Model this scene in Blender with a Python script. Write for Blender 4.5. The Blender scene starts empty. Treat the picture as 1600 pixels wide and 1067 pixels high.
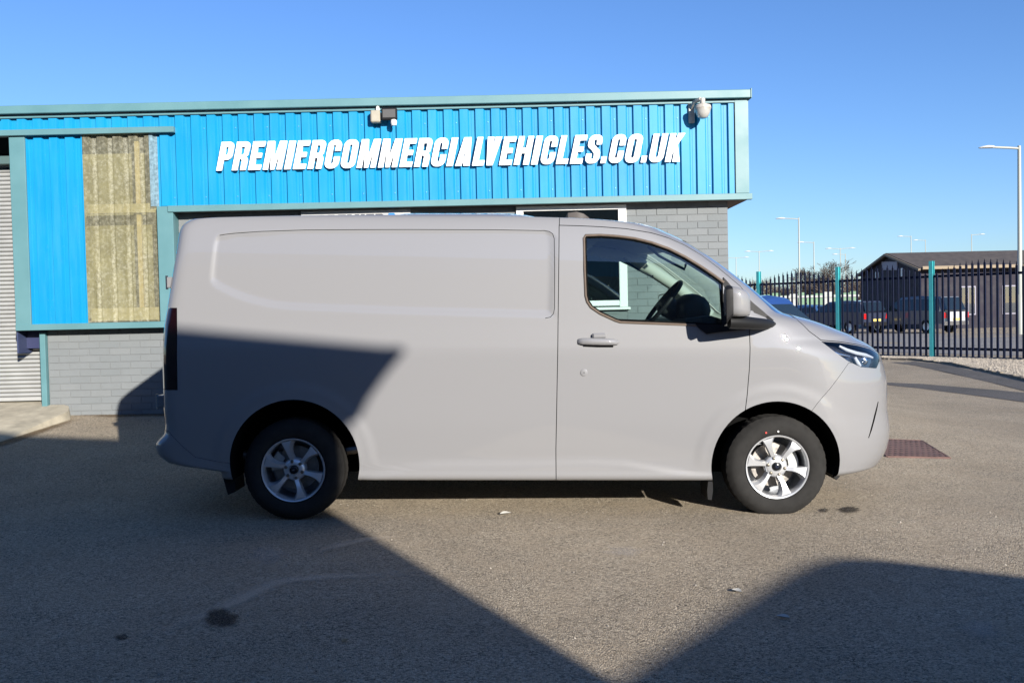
import bpy, bmesh, math, random
import numpy as np
from mathutils import Vector, Matrix
from mathutils.bvhtree import BVHTree

random.seed(7)
rng = np.random.default_rng(7)
SC = bpy.context.scene
COL = SC.collection
R = math.radians

# ------------------------------------------------------------------ camera
F_PX, PITCH_PX, ROLL, EYE = 1464.0, 44.5, 0.022, 1.32
TH = math.atan(PITCH_PX / F_PX)
FW = np.array([0, math.cos(TH), -math.sin(TH)])
U0 = np.array([0, math.sin(TH), math.cos(TH)])
R0 = np.array([1.0, 0, 0])
RI = R0 * math.cos(ROLL) - U0 * math.sin(ROLL)
UP = R0 * math.sin(ROLL) + U0 * math.cos(ROLL)
CP = np.array([0, 0, EYE])


def ray(px, py):
    u, v = px - 800.0, py - 533.5
    d = FW * F_PX + RI * u - UP * v
    return d / np.linalg.norm(d)


def at(px, py, Y):
    """world point seen at photo pixel (px, py) at distance Y along the world Y axis"""
    d = ray(px, py)
    return CP + d * (Y / d[1])


def proj(P):
    q = np.asarray(P) - CP
    w = q @ FW
    return np.stack([800 + F_PX * (q @ RI) / w, 533.5 - F_PX * (q @ UP) / w], -1)


cam_data = bpy.data.cameras.new("camera")
cam = bpy.data.objects.new("camera", cam_data)
COL.objects.link(cam)
cam_data.sensor_width = 36.0
cam_data.lens = F_PX / 1600 * 36
cam_data.clip_start = 0.05
cam_data.clip_end = 3000
cam.matrix_world = Matrix(((RI[0], UP[0], -FW[0], 0), (RI[1], UP[1], -FW[1], 0), (RI[2], UP[2], -FW[2], EYE), (0, 0, 0, 1)))
SC.camera = cam

# ------------------------------------------------------------------ light
SUN_X, SUN_Z = 0.53, 0.36          # the light travels (-SUN_X, 1, -SUN_Z)
to_sun = Vector((SUN_X, -1.0, SUN_Z)).normalized()
SUN_EL = math.asin(to_sun.z)
SUN_AZ = math.atan2(to_sun.x, to_sun.y)
world = bpy.data.worlds.new("World")
SC.world = world
world.use_nodes = True
wn = world.node_tree.nodes
wl = world.node_tree.links
wn.clear()
sky = wn.new("ShaderNodeTexSky")
sky.sky_type = "NISHITA"
sky.sun_disc = False
sky.sun_elevation = SUN_EL
sky.sun_rotation = SUN_AZ
sky.air_density = 1.0
sky.dust_density = 0.2
sky.ozone_density = 3.0
hs = wn.new("ShaderNodeHueSaturation")
hs.inputs["Saturation"].default_value = 1.05
bg = wn.new("ShaderNodeBackground")
bg.inputs["Strength"].default_value = 0.054
wo = wn.new("ShaderNodeOutputWorld")
wl.new(sky.outputs[0], hs.inputs["Color"])
wb = wn.new("ShaderNodeMix")          # white balance of the daylight setting: the open sky reads bluer
wb.data_type = "RGBA"
wb.blend_type = "MULTIPLY"
wb.inputs[0].default_value = 1.0
wb.inputs[7].default_value = (0.90, 1.10, 1.50, 1)
wl.new(hs.outputs[0], wb.inputs[6])
wl.new(wb.outputs[2], bg.inputs["Color"])
wl.new(bg.outputs[0], wo.inputs["Surface"])

sun_data = bpy.data.lights.new("sun", "SUN")
sun_data.energy = 5.0
sun_data.angle = R(0.53)
sun_data.color = (1.0, 0.945, 0.855)
sun = bpy.data.objects.new("sun", sun_data)
COL.objects.link(sun)
sun.rotation_euler = (-to_sun).to_track_quat("-Z", "Y").to_euler()

SC.view_settings.view_transform = "Standard"
SC.view_settings.look = "None"
SC.view_settings.gamma = 1.0
SC.view_settings.use_curve_mapping = False
SC.view_settings.exposure = 1.15
SC.render.engine = "CYCLES"
SC.cycles.max_bounces = 10
SC.cycles.transparent_max_bounces = 16
SC.cycles.use_denoising = True


# ------------------------------------------------------------------ materials
def new_mat(name):
    m = bpy.data.materials.new(name)
    m.use_nodes = True
    nt = m.node_tree
    b = nt.nodes["Principled BSDF"]
    return m, nt, b


def setp(b, **kw):
    for k, v in kw.items():
        k = {"base": "Base Color", "rough": "Roughness", "metal": "Metallic", "coat": "Coat Weight", "coat_rough": "Coat Roughness",
             "spec": "Specular IOR Level", "trans": "Transmission Weight", "ior": "IOR", "alpha": "Alpha"}[k]
        if k == "Base Color" and len(v) == 3:
            v = (*v, 1)
        b.inputs[k].default_value = v


class NT:
    """small node helper"""
    def __init__(s, nt):
        s.nt, s.n, s.l = nt, nt.nodes, nt.links
        s.geo = None

    def pos(s):
        if s.geo is None:
            s.geo = s.n.new("ShaderNodeNewGeometry")
        return s.geo.outputs["Position"]

    def set(s, sock, val):
        if hasattr(val, "links"):
            s.l.new(val, sock)
        else:
            sock.default_value = val

    def noise(s, scale, detail=4, rough=0.55, vec=None, dist=0.0):
        n = s.n.new("ShaderNodeTexNoise")
        n.inputs["Scale"].default_value = scale
        n.inputs["Detail"].default_value = detail
        n.inputs["Roughness"].default_value = rough
        n.inputs["Distortion"].default_value = dist
        s.l.new(vec if vec is not None else s.pos(), n.inputs["Vector"])
        return n.outputs["Fac"]

    def voro(s, scale, vec=None, out="Color", feature="F1"):
        n = s.n.new("ShaderNodeTexVoronoi")
        n.feature = feature
        n.inputs["Scale"].default_value = scale
        s.l.new(vec if vec is not None else s.pos(), n.inputs["Vector"])
        return n.outputs[out]

    def scaled(s, v3, vec=None):
        n = s.n.new("ShaderNodeVectorMath")
        n.operation = "MULTIPLY"
        s.l.new(vec if vec is not None else s.pos(), n.inputs[0])
        n.inputs[1].default_value = v3
        return n.outputs[0]

    def math(s, op, a, b=0.0, clamp=False):
        n = s.n.new("ShaderNodeMath")
        n.operation = op
        n.use_clamp = clamp
        s.set(n.inputs[0], a)
        s.set(n.inputs[1], b)
        return n.outputs[0]

    def rng(s, v, a, b, c=0.0, d=1.0):
        n = s.n.new("ShaderNodeMapRange")
        s.set(n.inputs["Value"], v)
        for k, x in zip(("From Min", "From Max", "To Min", "To Max"), (a, b, c, d)):
            n.inputs[k].default_value = x
        return n.outputs[0]

    def mix(s, fac, a, b, mode="MIX"):
        n = s.n.new("ShaderNodeMix")
        n.data_type = "RGBA"
        n.blend_type = mode
        s.set(n.inputs[0], fac)
        for sock, v in ((n.inputs[6], a), (n.inputs[7], b)):
            s.set(sock, (*v, 1) if isinstance(v, tuple) and len(v) == 3 else v)
        return n.outputs[2]

    def sep(s, vec, i):
        n = s.n.new("ShaderNodeSeparateXYZ")
        s.l.new(vec, n.inputs[0])
        return n.outputs[i]

    def bump(s, h, strength, dist, b):
        n = s.n.new("ShaderNodeBump")
        n.inputs["Strength"].default_value = strength
        n.inputs["Distance"].default_value = dist
        s.l.new(h, n.inputs["Height"])
        s.l.new(n.outputs[0], b.inputs["Normal"])
        return n


def plain(name, base, rough=0.5, metal=0.0, coat=0.0, spec=0.5, var=0.0, vscale=8.0, bump=0.0, bscale=200.0, coat_rough=0.03):
    m, nt, b = new_mat(name)
    setp(b, base=base, rough=rough, metal=metal, coat=coat, spec=spec, coat_rough=coat_rough)
    h = NT(nt)
    if var:
        f = h.noise(vscale, 5, 0.6)
        f2 = h.rng(f, 0.3, 0.7, 0, 1)
        c = h.mix(f2, tuple(x * (1 - var) for x in base), tuple(min(1, x * (1 + var)) for x in base))
        nt.links.new(c, b.inputs["Base Color"])
        nt.links.new(h.rng(f, 0.3, 0.7, max(0.02, rough - 0.08), min(1, rough + 0.1)), b.inputs["Roughness"])
    if bump:
        h.bump(h.noise(bscale, 3), bump, 0.002, b)
    if name == "grey_solid_paint":
        b.inputs["Coat IOR"].default_value = 1.65
    return m


def tarmac(name, dark, mid, light, warm, stone=118.0, blotch=1.0):
    m, nt, b = new_mat(name)
    h = NT(nt)
    big = h.noise(0.55, 6, 0.62)
    med = h.noise(3.2, 6, 0.65)
    wob = h.n.new("ShaderNodeTexNoise")
    wob.inputs["Scale"].default_value = stone * 0.45
    wob.inputs["Detail"].default_value = 3
    h.l.new(h.pos(), wob.inputs["Vector"])
    wv = h.n.new("ShaderNodeVectorMath")
    wv.operation = "MULTIPLY_ADD"
    h.l.new(wob.outputs["Color"], wv.inputs[0])
    wv.inputs[1].default_value = (1.6 / stone,) * 3
    h.l.new(h.pos(), wv.inputs[2])
    pv = wv.outputs[0]
    cell = h.voro(stone, pv)
    cellv = h.sep(cell, 0)
    cell2 = h.sep(h.voro(stone * 2.3, pv), 1)
    fine = h.noise(stone * 2.2, 3, 0.7)
    v = h.math("ADD", h.math("MULTIPLY", cellv, 0.62), h.math("MULTIPLY", cell2, 0.38))
    c = h.mix(h.rng(v, 0.12, 0.85), dark, light)
    c = h.mix(h.rng(fine, 0.35, 0.65, 0.0, 0.45), c, mid)
    c = h.mix(h.rng(med, 0.38, 0.72, 0.0, 0.5 * blotch), c, warm)
    d = h.voro(stone, pv, out="Distance")
    hh = h.math("ADD", h.math("MULTIPLY", h.math("SUBTRACT", 1.0, d), 0.8), h.math("MULTIPLY", fine, 0.3))
    pit = h.noise(stone * 0.55, 3, 0.6)
    hh = h.math("SUBTRACT", hh, h.rng(pit, 0.60, 0.72, 0.0, 0.9))
    c = h.mix(h.rng(pit, 0.60, 0.70, 0.0, 0.75), c, dark)
    k = h.rng(big, 0.3, 0.7, 1 - 0.2 * blotch, 1 + 0.16 * blotch)
    mm = h.n.new("ShaderNodeVectorMath")
    mm.operation = "SCALE"
    h.l.new(c, mm.inputs[0])
    h.l.new(k, mm.inputs["Scale"])
    nt.links.new(mm.outputs[0], b.inputs["Base Color"])
    h.bump(hh, 1.0, 0.010, b)
    setp(b, rough=0.93, spec=0.25)
    return m


M = {}
M["tarmac"] = tarmac("tarmac", (0.058, 0.047, 0.034), (0.285, 0.236, 0.174), (0.53, 0.45, 0.34), (0.34, 0.273, 0.193))
M["tarmac_dark"] = tarmac("tarmac_dark", (0.045, 0.043, 0.045), (0.085, 0.080, 0.078), (0.16, 0.15, 0.14), (0.10, 0.09, 0.08), 80.0, 0.8)
M["road"] = tarmac("road", (0.16, 0.15, 0.145), (0.21, 0.20, 0.19), (0.30, 0.28, 0.26), (0.22, 0.20, 0.18), 60.0, 0.6)
M["concrete"] = plain("concrete", (0.29, 0.26, 0.20), 0.9, var=0.28, vscale=5.0, bump=0.5, bscale=120)
M["kerb"] = plain("kerb_concrete", (0.20, 0.165, 0.12), 0.92, var=0.35, vscale=9.0, bump=0.5, bscale=90)
M["cladding"] = plain("blue_cladding", (0.003, 0.185, 0.37), 0.38, var=0.05, vscale=1.3, spec=0.4)
def cladding_mat():
    m, nt, b = new_mat("blue_cladding")
    h = NT(nt)
    st = h.noise(5.0, 5, 0.65, h.scaled((3.0, 1.0, 0.22)))
    bg_ = h.noise(0.9, 4, 0.6)
    fl = h.noise(45.0, 3, 0.7)
    c = h.mix(h.rng(bg_, 0.3, 0.7), (0.003, 0.170, 0.355), (0.006, 0.205, 0.385))
    c = h.mix(h.rng(st, 0.48, 0.75, 0, 0.22), c, (0.05, 0.24, 0.36))
    c = h.mix(h.rng(fl, 0.64, 0.72, 0, 0.3), c, (0.09, 0.20, 0.26))
    nt.links.new(c, b.inputs["Base Color"])
    nt.links.new(h.rng(st, 0.3, 0.7, 0.34, 0.5), b.inputs["Roughness"])
    setp(b, spec=0.35)
    h.bump(h.noise(2.2, 2), 0.15, 0.02, b)
    return m


M["cladding"] = cladding_mat()
M["teal"] = plain("pale_teal_trim", (0.075, 0.168, 0.185), 0.45, var=0.05, vscale=3.0)
M["teal_dark"] = plain("teal_return", (0.062, 0.142, 0.156), 0.5, var=0.05)
M["soffit"] = plain("soffit", (0.10, 0.075, 0.06), 0.8, var=0.15)
M["white_sign"] = plain("white_letter", (0.84, 0.84, 0.83), 0.4)
M["mortar"] = plain("mortar_paint", (0.128, 0.136, 0.141), 0.9, var=0.1)
M["shutter"] = plain("shutter_metal", (0.30, 0.305, 0.30), 0.5, metal=0.15, var=0.08, vscale=4)
M["dark"] = plain("dark_void", (0.012, 0.012, 0.014), 0.8)
M["white_frame"] = plain("white_upvc", (0.6, 0.6, 0.5775), 0.4)
M["wood"] = plain("timber", (0.46, 0.41, 0.28), 0.7, var=0.15)
M["galv"] = plain("galvanised_steel", (0.434, 0.448, 0.441), 0.45, metal=0.35, var=0.06)
M["lamp_paint"] = plain("lamp_column_paint", (0.27, 0.28, 0.25), 0.5)
M["pale"] = plain("navy_paint", (0.004, 0.008, 0.026), 0.6, var=0.2, vscale=6, spec=0.08)
M["post"] = plain("teal_post_paint", (0.045, 0.33, 0.35), 0.45, var=0.1, vscale=6)
M["gravel"] = plain("gravel_stone", (0.28, 0.245, 0.203), 0.9, var=0.5, vscale=40)
M["black_plastic"] = plain("black_plastic", (0.010, 0.010, 0.011), 0.5, spec=0.15, bump=0.15, bscale=900)
M["grey_plastic"] = plain("grey_plastic", (0.009, 0.009, 0.0095), 0.5, spec=0.2)
M["rubber"] = plain("tyre_rubber", (0.020, 0.0193, 0.0187), 0.85, spec=0.12, var=0.25, vscale=14, bump=0.1, bscale=300)
M["liner"] = plain("arch_liner", (0.010, 0.010, 0.011), 0.9, spec=0.05)
M["alloy"] = plain("alloy_silver", (0.52, 0.53, 0.55), 0.3, metal=0.55, coat=0.6)
M["alloy_dark"] = plain("alloy_dark_silver", (0.30, 0.31, 0.33), 0.4, metal=0.8)  # darker silver of the wheel barrel
M["steel"] = plain("brake_steel", (0.30, 0.28, 0.26), 0.45, metal=0.9, var=0.2, vscale=30)
M["chrome"] = plain("chrome", (0.85, 0.86, 0.88), 0.08, metal=1.0)
M["paint"] = plain("grey_solid_paint", (0.170, 0.169, 0.174), 0.5, coat=1.0, coat_rough=0.015, spec=0.2)
M["gap"] = plain("panel_gap", (0.005, 0.005, 0.005), 0.95, spec=0.02)
M["trim_film"] = plain("brown_trim_film", (0.12, 0.092, 0.072), 0.35, var=0.15, vscale=20)
M["lens_inner"] = plain("headlight_housing", (0.018, 0.020, 0.026), 0.15, coat=1.0)
M["drl"] = plain("light_guide", (0.36, 0.38, 0.42), 0.25)
M["red_lens"] = plain("dark_red_lens", (0.006, 0.001, 0.0015), 0.08, coat=1.0)
M["dash"] = plain("dashboard_plastic", (0.020, 0.021, 0.022), 0.6, bump=0.2, bscale=500)
M["headliner"] = plain("headliner_fabric", (0.42, 0.42, 0.38), 0.9)
M["seat"] = plain("seat_cloth", (0.030, 0.030, 0.032), 0.9, var=0.2, vscale=60)
M["nut"] = plain("wheel_nut", (0.20, 0.18, 0.15), 0.35, metal=0.9)
M["oil"] = None


def glass_mat(name, tint, refl=1.0, opacity=0.0, body=(0.02, 0.03, 0.03)):
    """thin glass: a tinted see-through sheet with a mirror-like coat"""
    m, nt, b = new_mat(name)
    nt.nodes.remove(b)
    out = nt.nodes["Material Output"]
    tr = nt.nodes.new("ShaderNodeBsdfTransparent")
    tr.inputs[0].default_value = (*tint, 1)
    gl = nt.nodes.new("ShaderNodeBsdfGlossy")
    gl.inputs["Roughness"].default_value = 0.01
    df = nt.nodes.new("ShaderNodeBsdfDiffuse")
    df.inputs[0].default_value = (*body, 1)
    fr = nt.nodes.new("ShaderNodeFresnel")
    gb = nt.nodes.new("ShaderNodeNewGeometry")
    bi = nt.nodes.new("ShaderNodeMapRange")      # thin sheet: same reflectance from both sides
    bi.inputs["To Min"].default_value = 1.5
    bi.inputs["To Max"].default_value = 1 / 1.5
    nt.links.new(gb.outputs["Backfacing"], bi.inputs["Value"])
    nt.links.new(bi.outputs[0], fr.inputs[0])
    ml = nt.nodes.new("ShaderNodeMath")
    ml.operation = "MULTIPLY"
    ml.inputs[1].default_value = refl
    ml.use_clamp = True
    nt.links.new(fr.outputs[0], ml.inputs[0])
    m1 = nt.nodes.new("ShaderNodeMixShader")
    m1.inputs[0].default_value = opacity
    nt.links.new(tr.outputs[0], m1.inputs[1])
    nt.links.new(df.outputs[0], m1.inputs[2])
    m2 = nt.nodes.new("ShaderNodeMixShader")
    nt.links.new(ml.outputs[0], m2.inputs[0])
    nt.links.new(m1.outputs[0], m2.inputs[1])
    nt.links.new(gl.outputs[0], m2.inputs[2])
    nt.links.new(m2.outputs[0], out.inputs[0])
    return m


M["van_glass"] = glass_mat("van_glass", (0.72, 0.85, 0.82), 2.4)
M["lens_glass"] = glass_mat("lens_glass", (0.93, 0.95, 0.97), 1.5)
M["window_glass"] = glass_mat("window_glass", (0.25, 0.30, 0.33), 4.0, 0.1)
M["car_glass"] = glass_mat("car_glass", (0.16, 0.19, 0.21), 2.2, 0.35)


def grp_sheet():
    """weathered see-through rooflight sheet, crest highlights painted into its colour"""
    m, nt, b = new_mat("weathered_crestlit_rooflight")
    h = NT(nt)
    out = nt.nodes["Material Output"]
    st = h.noise(5.0, 6, 0.7, h.scaled((3.0, 1, 0.25)))
    sp = h.noise(26.0, 5, 0.75)
    low = h.noise(2.0, 4, 0.6)
    c = h.mix(h.rng(st, 0.3, 0.7), (0.21, 0.20, 0.14), (0.40, 0.385, 0.285))
    c = h.mix(h.rng(sp, 0.5, 0.7, 0, 0.5), c, (0.50, 0.485, 0.385))
    cr = h.math("SINE", h.math("MULTIPLY", h.math("ADD", h.sep(h.pos(), 0), 0.085), 2 * math.pi / 0.171))
    c = h.mix(h.math("MULTIPLY", h.rng(cr, 0.55, 1.0, 0, 1.0), h.rng(sp, 0.35, 0.6, 0.25, 0.8)), c, (0.62, 0.605, 0.49))  # pale stripes stand for highlights along the corrugation crests
    c = h.mix(h.rng(low, 0.42, 0.7, 0, 0.55), c, (0.25,0.225,0.135))
    nt.links.new(c, b.inputs["Base Color"])
    setp(b, rough=0.35, spec=0.4)
    tr = nt.nodes.new("ShaderNodeBsdfTransparent")
    tr.inputs[0].default_value = (0.84, 0.80, 0.62, 1)
    tl = nt.nodes.new("ShaderNodeBsdfTranslucent")
    nt.links.new(c, tl.inputs[0])
    m1 = nt.nodes.new("ShaderNodeMixShader")
    m1.inputs[0].default_value = 0.86
    nt.links.new(tl.outputs[0], m1.inputs[1])
    nt.links.new(tr.outputs[0], m1.inputs[2])
    m2 = nt.nodes.new("ShaderNodeMixShader")
    nt.links.new(h.rng(sp, 0.3, 0.7, 0.84, 0.50), m2.inputs[0])
    nt.links.new(b.outputs[0], m2.inputs[1])
    nt.links.new(m1.outputs[0], m2.inputs[2])
    nt.links.new(m2.outputs[0], out.inputs[0])
    return m


M["rooflight"] = grp_sheet()


def brick_mat():
    m, nt, b = new_mat("grey_painted_brick")
    h = NT(nt)
    oi = nt.nodes.new("ShaderNodeObjectInfo")
    k = h.rng(oi.outputs["Random"], 0, 1, 0.0, 1.0)
    c = h.mix(k, (0.130, 0.142, 0.149), (0.147, 0.157, 0.163))
    n1 = h.noise(6, 6, 0.65)
    c = h.mix(h.rng(n1, 0.4, 0.75, 0, 0.4), c, (0.116,0.126,0.131))
    nt.links.new(c, b.inputs["Base Color"])
    setp(b, rough=0.8, spec=0.3)
    h.bump(h.noise(70, 5, 0.7), 0.6, 0.004, b)
    return m


M["brick"] = brick_mat()


def flat_patch(name, col, strength=0.8, scale=5.0, lo=0.42, hi=0.6):
    """thin stain with ragged see-through edges (uses the sheet's own uv-like generated coordinates)"""
    m, nt, b = new_mat(name)
    h = NT(nt)
    out = nt.nodes["Material Output"]
    setp(b, base=col, rough=0.9, spec=0.2)
    tc = nt.nodes.new("ShaderNodeAttribute")
    tc.attribute_name = "edge"
    n = h.noise(scale, 6, 0.7)
    v = h.math("ADD", h.math("MULTIPLY", tc.outputs["Fac"], 0.75), h.math("MULTIPLY", n, 0.5))
    a = h.rng(v, lo, hi, 0, strength)
    g = h.noise(160, 2, 0.7)
    a = h.math("MULTIPLY", a, h.rng(g, 0.35, 0.6, 0.25, 1.0), True)
    tr = nt.nodes.new("ShaderNodeBsdfTransparent")
    mx = nt.nodes.new("ShaderNodeMixShader")
    nt.links.new(a, mx.inputs[0])
    nt.links.new(tr.outputs[0], mx.inputs[1])
    nt.links.new(b.outputs[0], mx.inputs[2])
    nt.links.new(mx.outputs[0], out.inputs[0])
    return m


# ------------------------------------------------------------------ mesh helpers
ORG = {}


def org(o):
    return ORG.get(o.name, (0.0, 0.0, 0.0)) if o is not None else (0.0, 0.0, 0.0)


def thing(name, label, cat, loc=(0, 0, 0), group=None):
    o = bpy.data.objects.new(name, None)
    COL.objects.link(o)
    o.empty_display_size = 0.2
    o.location = loc
    ORG[o.name] = tuple(loc)
    o["label"] = label
    o["category"] = cat
    if group:
        o["group"] = group
    return o


def tag(o, label=None, cat=None, group=None, kind=None):
    for k, v in (("label", label), ("category", cat), ("group", group), ("kind", kind)):
        if v:
            o[k] = v
    return o


def link(name, me, mat, parent=None, loc=None):
    """loc: object's own world origin; mesh coordinates are relative to it"""
    o = bpy.data.objects.new(name, me)
    COL.objects.link(o)
    if mat is not None and len(me.materials) == 0:
        for mm in (mat if isinstance(mat, (list, tuple)) else [mat]):
            me.materials.append(mm)
    po = org(parent)
    if loc is None:
        loc = po
    o.location = (loc[0] - po[0], loc[1] - po[1], loc[2] - po[2])
    ORG[o.name] = tuple(loc)
    if parent is not None:
        o.parent = parent
    return o


class MB:
    def __init__(s):
        s.v, s.f, s.m = [], [], []

    def add(s, vs, fs, mi=0):
        k = len(s.v)
        s.v += [tuple(map(float, p)) for p in vs]
        s.f += [tuple(i + k for i in f) for f in fs]
        s.m += [mi] * len(fs)
        return s

    def box(s, a, b, ch=0.0, mi=0):
        x0, y0, z0 = a
        x1, y1, z1 = b
        if ch <= 0:
            vs = [(x0, y0, z0), (x1, y0, z0), (x1, y1, z0), (x0, y1, z0), (x0, y0, z1), (x1, y0, z1), (x1, y1, z1), (x0, y1, z1)]
            return s.add(vs, [(3, 2, 1, 0), (4, 5, 6, 7), (0, 1, 5, 4), (1, 2, 6, 5), (2, 3, 7, 6), (3, 0, 4, 7)], mi)
        c = ch
        vs, ix = [], {}
        for i, sx in enumerate((0, 1)):
            for j, sy in enumerate((0, 1)):
                for k, sz in enumerate((0, 1)):
                    X, Y, Z = (x0, x1)[sx], (y0, y1)[sy], (z0, z1)[sz]
                    dx, dy, dz = (c, -c)[sx], (c, -c)[sy], (c, -c)[sz]
                    ix[sx, sy, sz, 0] = len(vs); vs.append((X, Y + dy, Z + dz))
                    ix[sx, sy, sz, 1] = len(vs); vs.append((X + dx, Y, Z + dz))
                    ix[sx, sy, sz, 2] = len(vs); vs.append((X + dx, Y + dy, Z))
        fs = []
        for sx in (0, 1):
            fs.append([ix[sx, p, q, 0] for p, q in ((0, 0), (0, 1), (1, 1), (1, 0))])
            fs.append([ix[p, sx, q, 1] for p, q in ((0, 0), (1, 0), (1, 1), (0, 1))])
            fs.append([ix[p, q, sx, 2] for p, q in ((0, 0), (0, 1), (1, 1), (1, 0))])
        for p in (0, 1):
            for q in (0, 1):
                fs.append([ix[p, q, 0, 0], ix[p, q, 1, 0], ix[p, q, 1, 1], ix[p, q, 0, 1]])
                fs.append([ix[p, 0, q, 0], ix[p, 1, q, 0], ix[p, 1, q, 2], ix[p, 0, q, 2]])
                fs.append([ix[0, p, q, 1], ix[1, p, q, 1], ix[1, p, q, 2], ix[0, p, q, 2]])
                for r in (0, 1):
                    fs.append([ix[p, q, r, 0], ix[p, q, r, 1], ix[p, q, r, 2]])
        return s.add(vs, sorted_faces(vs, fs), mi)

    def prism(s, poly, a, b, axis="y", mi=0):
        """poly: 2D points; axis y -> (x, z), z -> (x, y), x -> (y, z)"""
        n = len(poly)

        def P(p, t):
            return {"y": (p[0], t, p[1]), "z": (p[0], p[1], t), "x": (t, p[0], p[1])}[axis]
        vs = [P(p, a) for p in poly] + [P(p, b) for p in poly]
        fs = [tuple(range(n - 1, -1, -1)), tuple(range(n, 2 * n))] + [(i, (i + 1) % n, n + (i + 1) % n, n + i) for i in range(n)]
        return s.add(vs, fs, mi)

    def tube(s, pts, r, n=8, cap=True, mi=0):
        pts = [Vector(p) for p in pts]
        rs = r if isinstance(r, (list, tuple)) else [r] * len(pts)
        vs, fs = [], []
        prev = None
        for i, p in enumerate(pts):
            d = (pts[min(i + 1, len(pts) - 1)] - pts[max(i - 1, 0)]).normalized()
            if prev is None:
                u = d.orthogonal().normalized()
            else:
                u = (prev - d * prev.dot(d))
                u = u.normalized() if u.length > 1e-6 else d.orthogonal().normalized()
            prev = u
            w = d.cross(u)
            for k in range(n):
                a = 2 * math.pi * k / n
                vs.append(p + (u * math.cos(a) + w * math.sin(a)) * rs[i])
        for i in range(len(pts) - 1):
            for k in range(n):
                fs.append((i * n + k, i * n + (k + 1) % n, (i + 1) * n + (k + 1) % n, (i + 1) * n + k))
        if cap:
            fs.append(tuple(range(n - 1, -1, -1)))
            fs.append(tuple((len(pts) - 1) * n + k for k in range(n)))
        return s.add(vs, fs, mi)

    def lathe(s, prof, c, axis="y", n=48, mi=0, close=False):
        """prof: (radius, offset along axis)"""
        vs, fs = [], []
        for r, t in prof:
            for k in range(n):
                a = 2 * math.pi * k / n
                p, q = r * math.cos(a), r * math.sin(a)
                vs.append({"y": (c[0] + p, c[1] + t, c[2] + q), "z": (c[0] + p, c[1] + q, c[2] + t), "x": (c[0] + t, c[1] + p, c[2] + q)}[axis])
        m = len(prof)
        for i in range(m if close else m - 1):
            j = (i + 1) % m
            for k in range(n):
                fs.append((i * n + k, i * n + (k + 1) % n, j * n + (k + 1) % n, j * n + k))
        return s.add(vs, fs, mi)

    def loft(s, secs, closed=True, cap=True, mi=0):
        n = len(secs[0])
        vs = [p for sec in secs for p in sec]
        fs = []
        for i in range(len(secs) - 1):
            for k in range(n if closed else n - 1):
                fs.append((i * n + k, i * n + (k + 1) % n, (i + 1) * n + (k + 1) % n, (i + 1) * n + k))
        if cap and closed:
            fs.append(tuple(range(n - 1, -1, -1)))
            fs.append(tuple((len(secs) - 1) * n + k for k in range(n)))
        return s.add(vs, fs, mi)

    def mesh(s, name, origin=(0, 0, 0), smooth=None, fix=True):
        me = bpy.data.meshes.new(name)
        v = np.array(s.v, dtype=float) - np.array(origin)
        me.from_pydata(v.tolist(), [], s.f)
        if any(s.m):
            me.polygons.foreach_set("material_index", s.m)
        if fix:
            bm = bmesh.new()
            bm.from_mesh(me)
            bmesh.ops.recalc_face_normals(bm, faces=bm.faces)
            bm.to_mesh(me)
            bm.free()
        me.update()
        if smooth is not None:
            me.polygons.foreach_set("use_smooth", [True] * len(me.polygons))
            me.set_sharp_from_angle(angle=R(smooth))
        return me

    def build(s, name, mat, parent=None, smooth=None, loc=None, fix=True):
        o = loc if loc is not None else org(parent)
        return link(name, s.mesh(name, o, smooth, fix), mat, parent, o)


def sorted_faces(vs, fs):
    return [tuple(f) for f in fs]


def struct(o):
    o["kind"] = "structure"
    return o


def smoothstep(a, b, x):
    t = np.clip((np.asarray(x, float) - a) / (b - a), 0, 1)
    return t * t * (3 - 2 * t)


def pchip(xs, ys):
    xs, ys = np.array(xs, float), np.array(ys, float)
    h = np.diff(xs)
    d = np.diff(ys) / h
    m = np.zeros(len(xs))
    for i in range(1, len(xs) - 1):
        if d[i - 1] * d[i] > 0:
            w1, w2 = 2 * h[i] + h[i - 1], h[i] + 2 * h[i - 1]
            m[i] = (w1 + w2) / (w1 / d[i - 1] + w2 / d[i])
    m[0], m[-1] = d[0], d[-1]

    def f(x):
        x = np.clip(np.asarray(x, float), xs[0], xs[-1])
        i = np.clip(np.searchsorted(xs, x) - 1, 0, len(xs) - 2)
        t = (x - xs[i]) / h[i]
        return ((1 + 2 * t) * (1 - t) ** 2) * ys[i] + t * (1 - t) ** 2 * h[i] * m[i] + t * t * (3 - 2 * t) * ys[i + 1] + t * t * (t - 1) * h[i] * m[i + 1]
    return f
# ------------------------------------------------------------------ ground
YF, YL, YW = 10.2, 10.35, 10.35       # fascia, low brick wall, back wall


def g(x, y):
    """height of the yard"""
    x, y = np.asarray(x, float), np.asarray(y, float)
    tilt = -0.016 - 0.009 * np.clip(x, -6, 8)
    t = np.clip((y - 6.7) / (YL - 6.7), 0, 1.2)
    ramp = 0.27 * np.where(t < 0.25, t * t * 2 * 0.889, (t - 0.125) * 0.889 / 0.7779 * 1.0)
    ramp = np.minimum(ramp, 0.285) * (1 - smoothstep(2.6, 6.0, x))
    undul = 0.006 * np.sin(x * 1.7 + 0.6 * y) * np.sin(y * 1.3 - 0.4 * x) * smoothstep(8.0, 12.0, np.hypot(x, y))
    return tilt + ramp + undul


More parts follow.
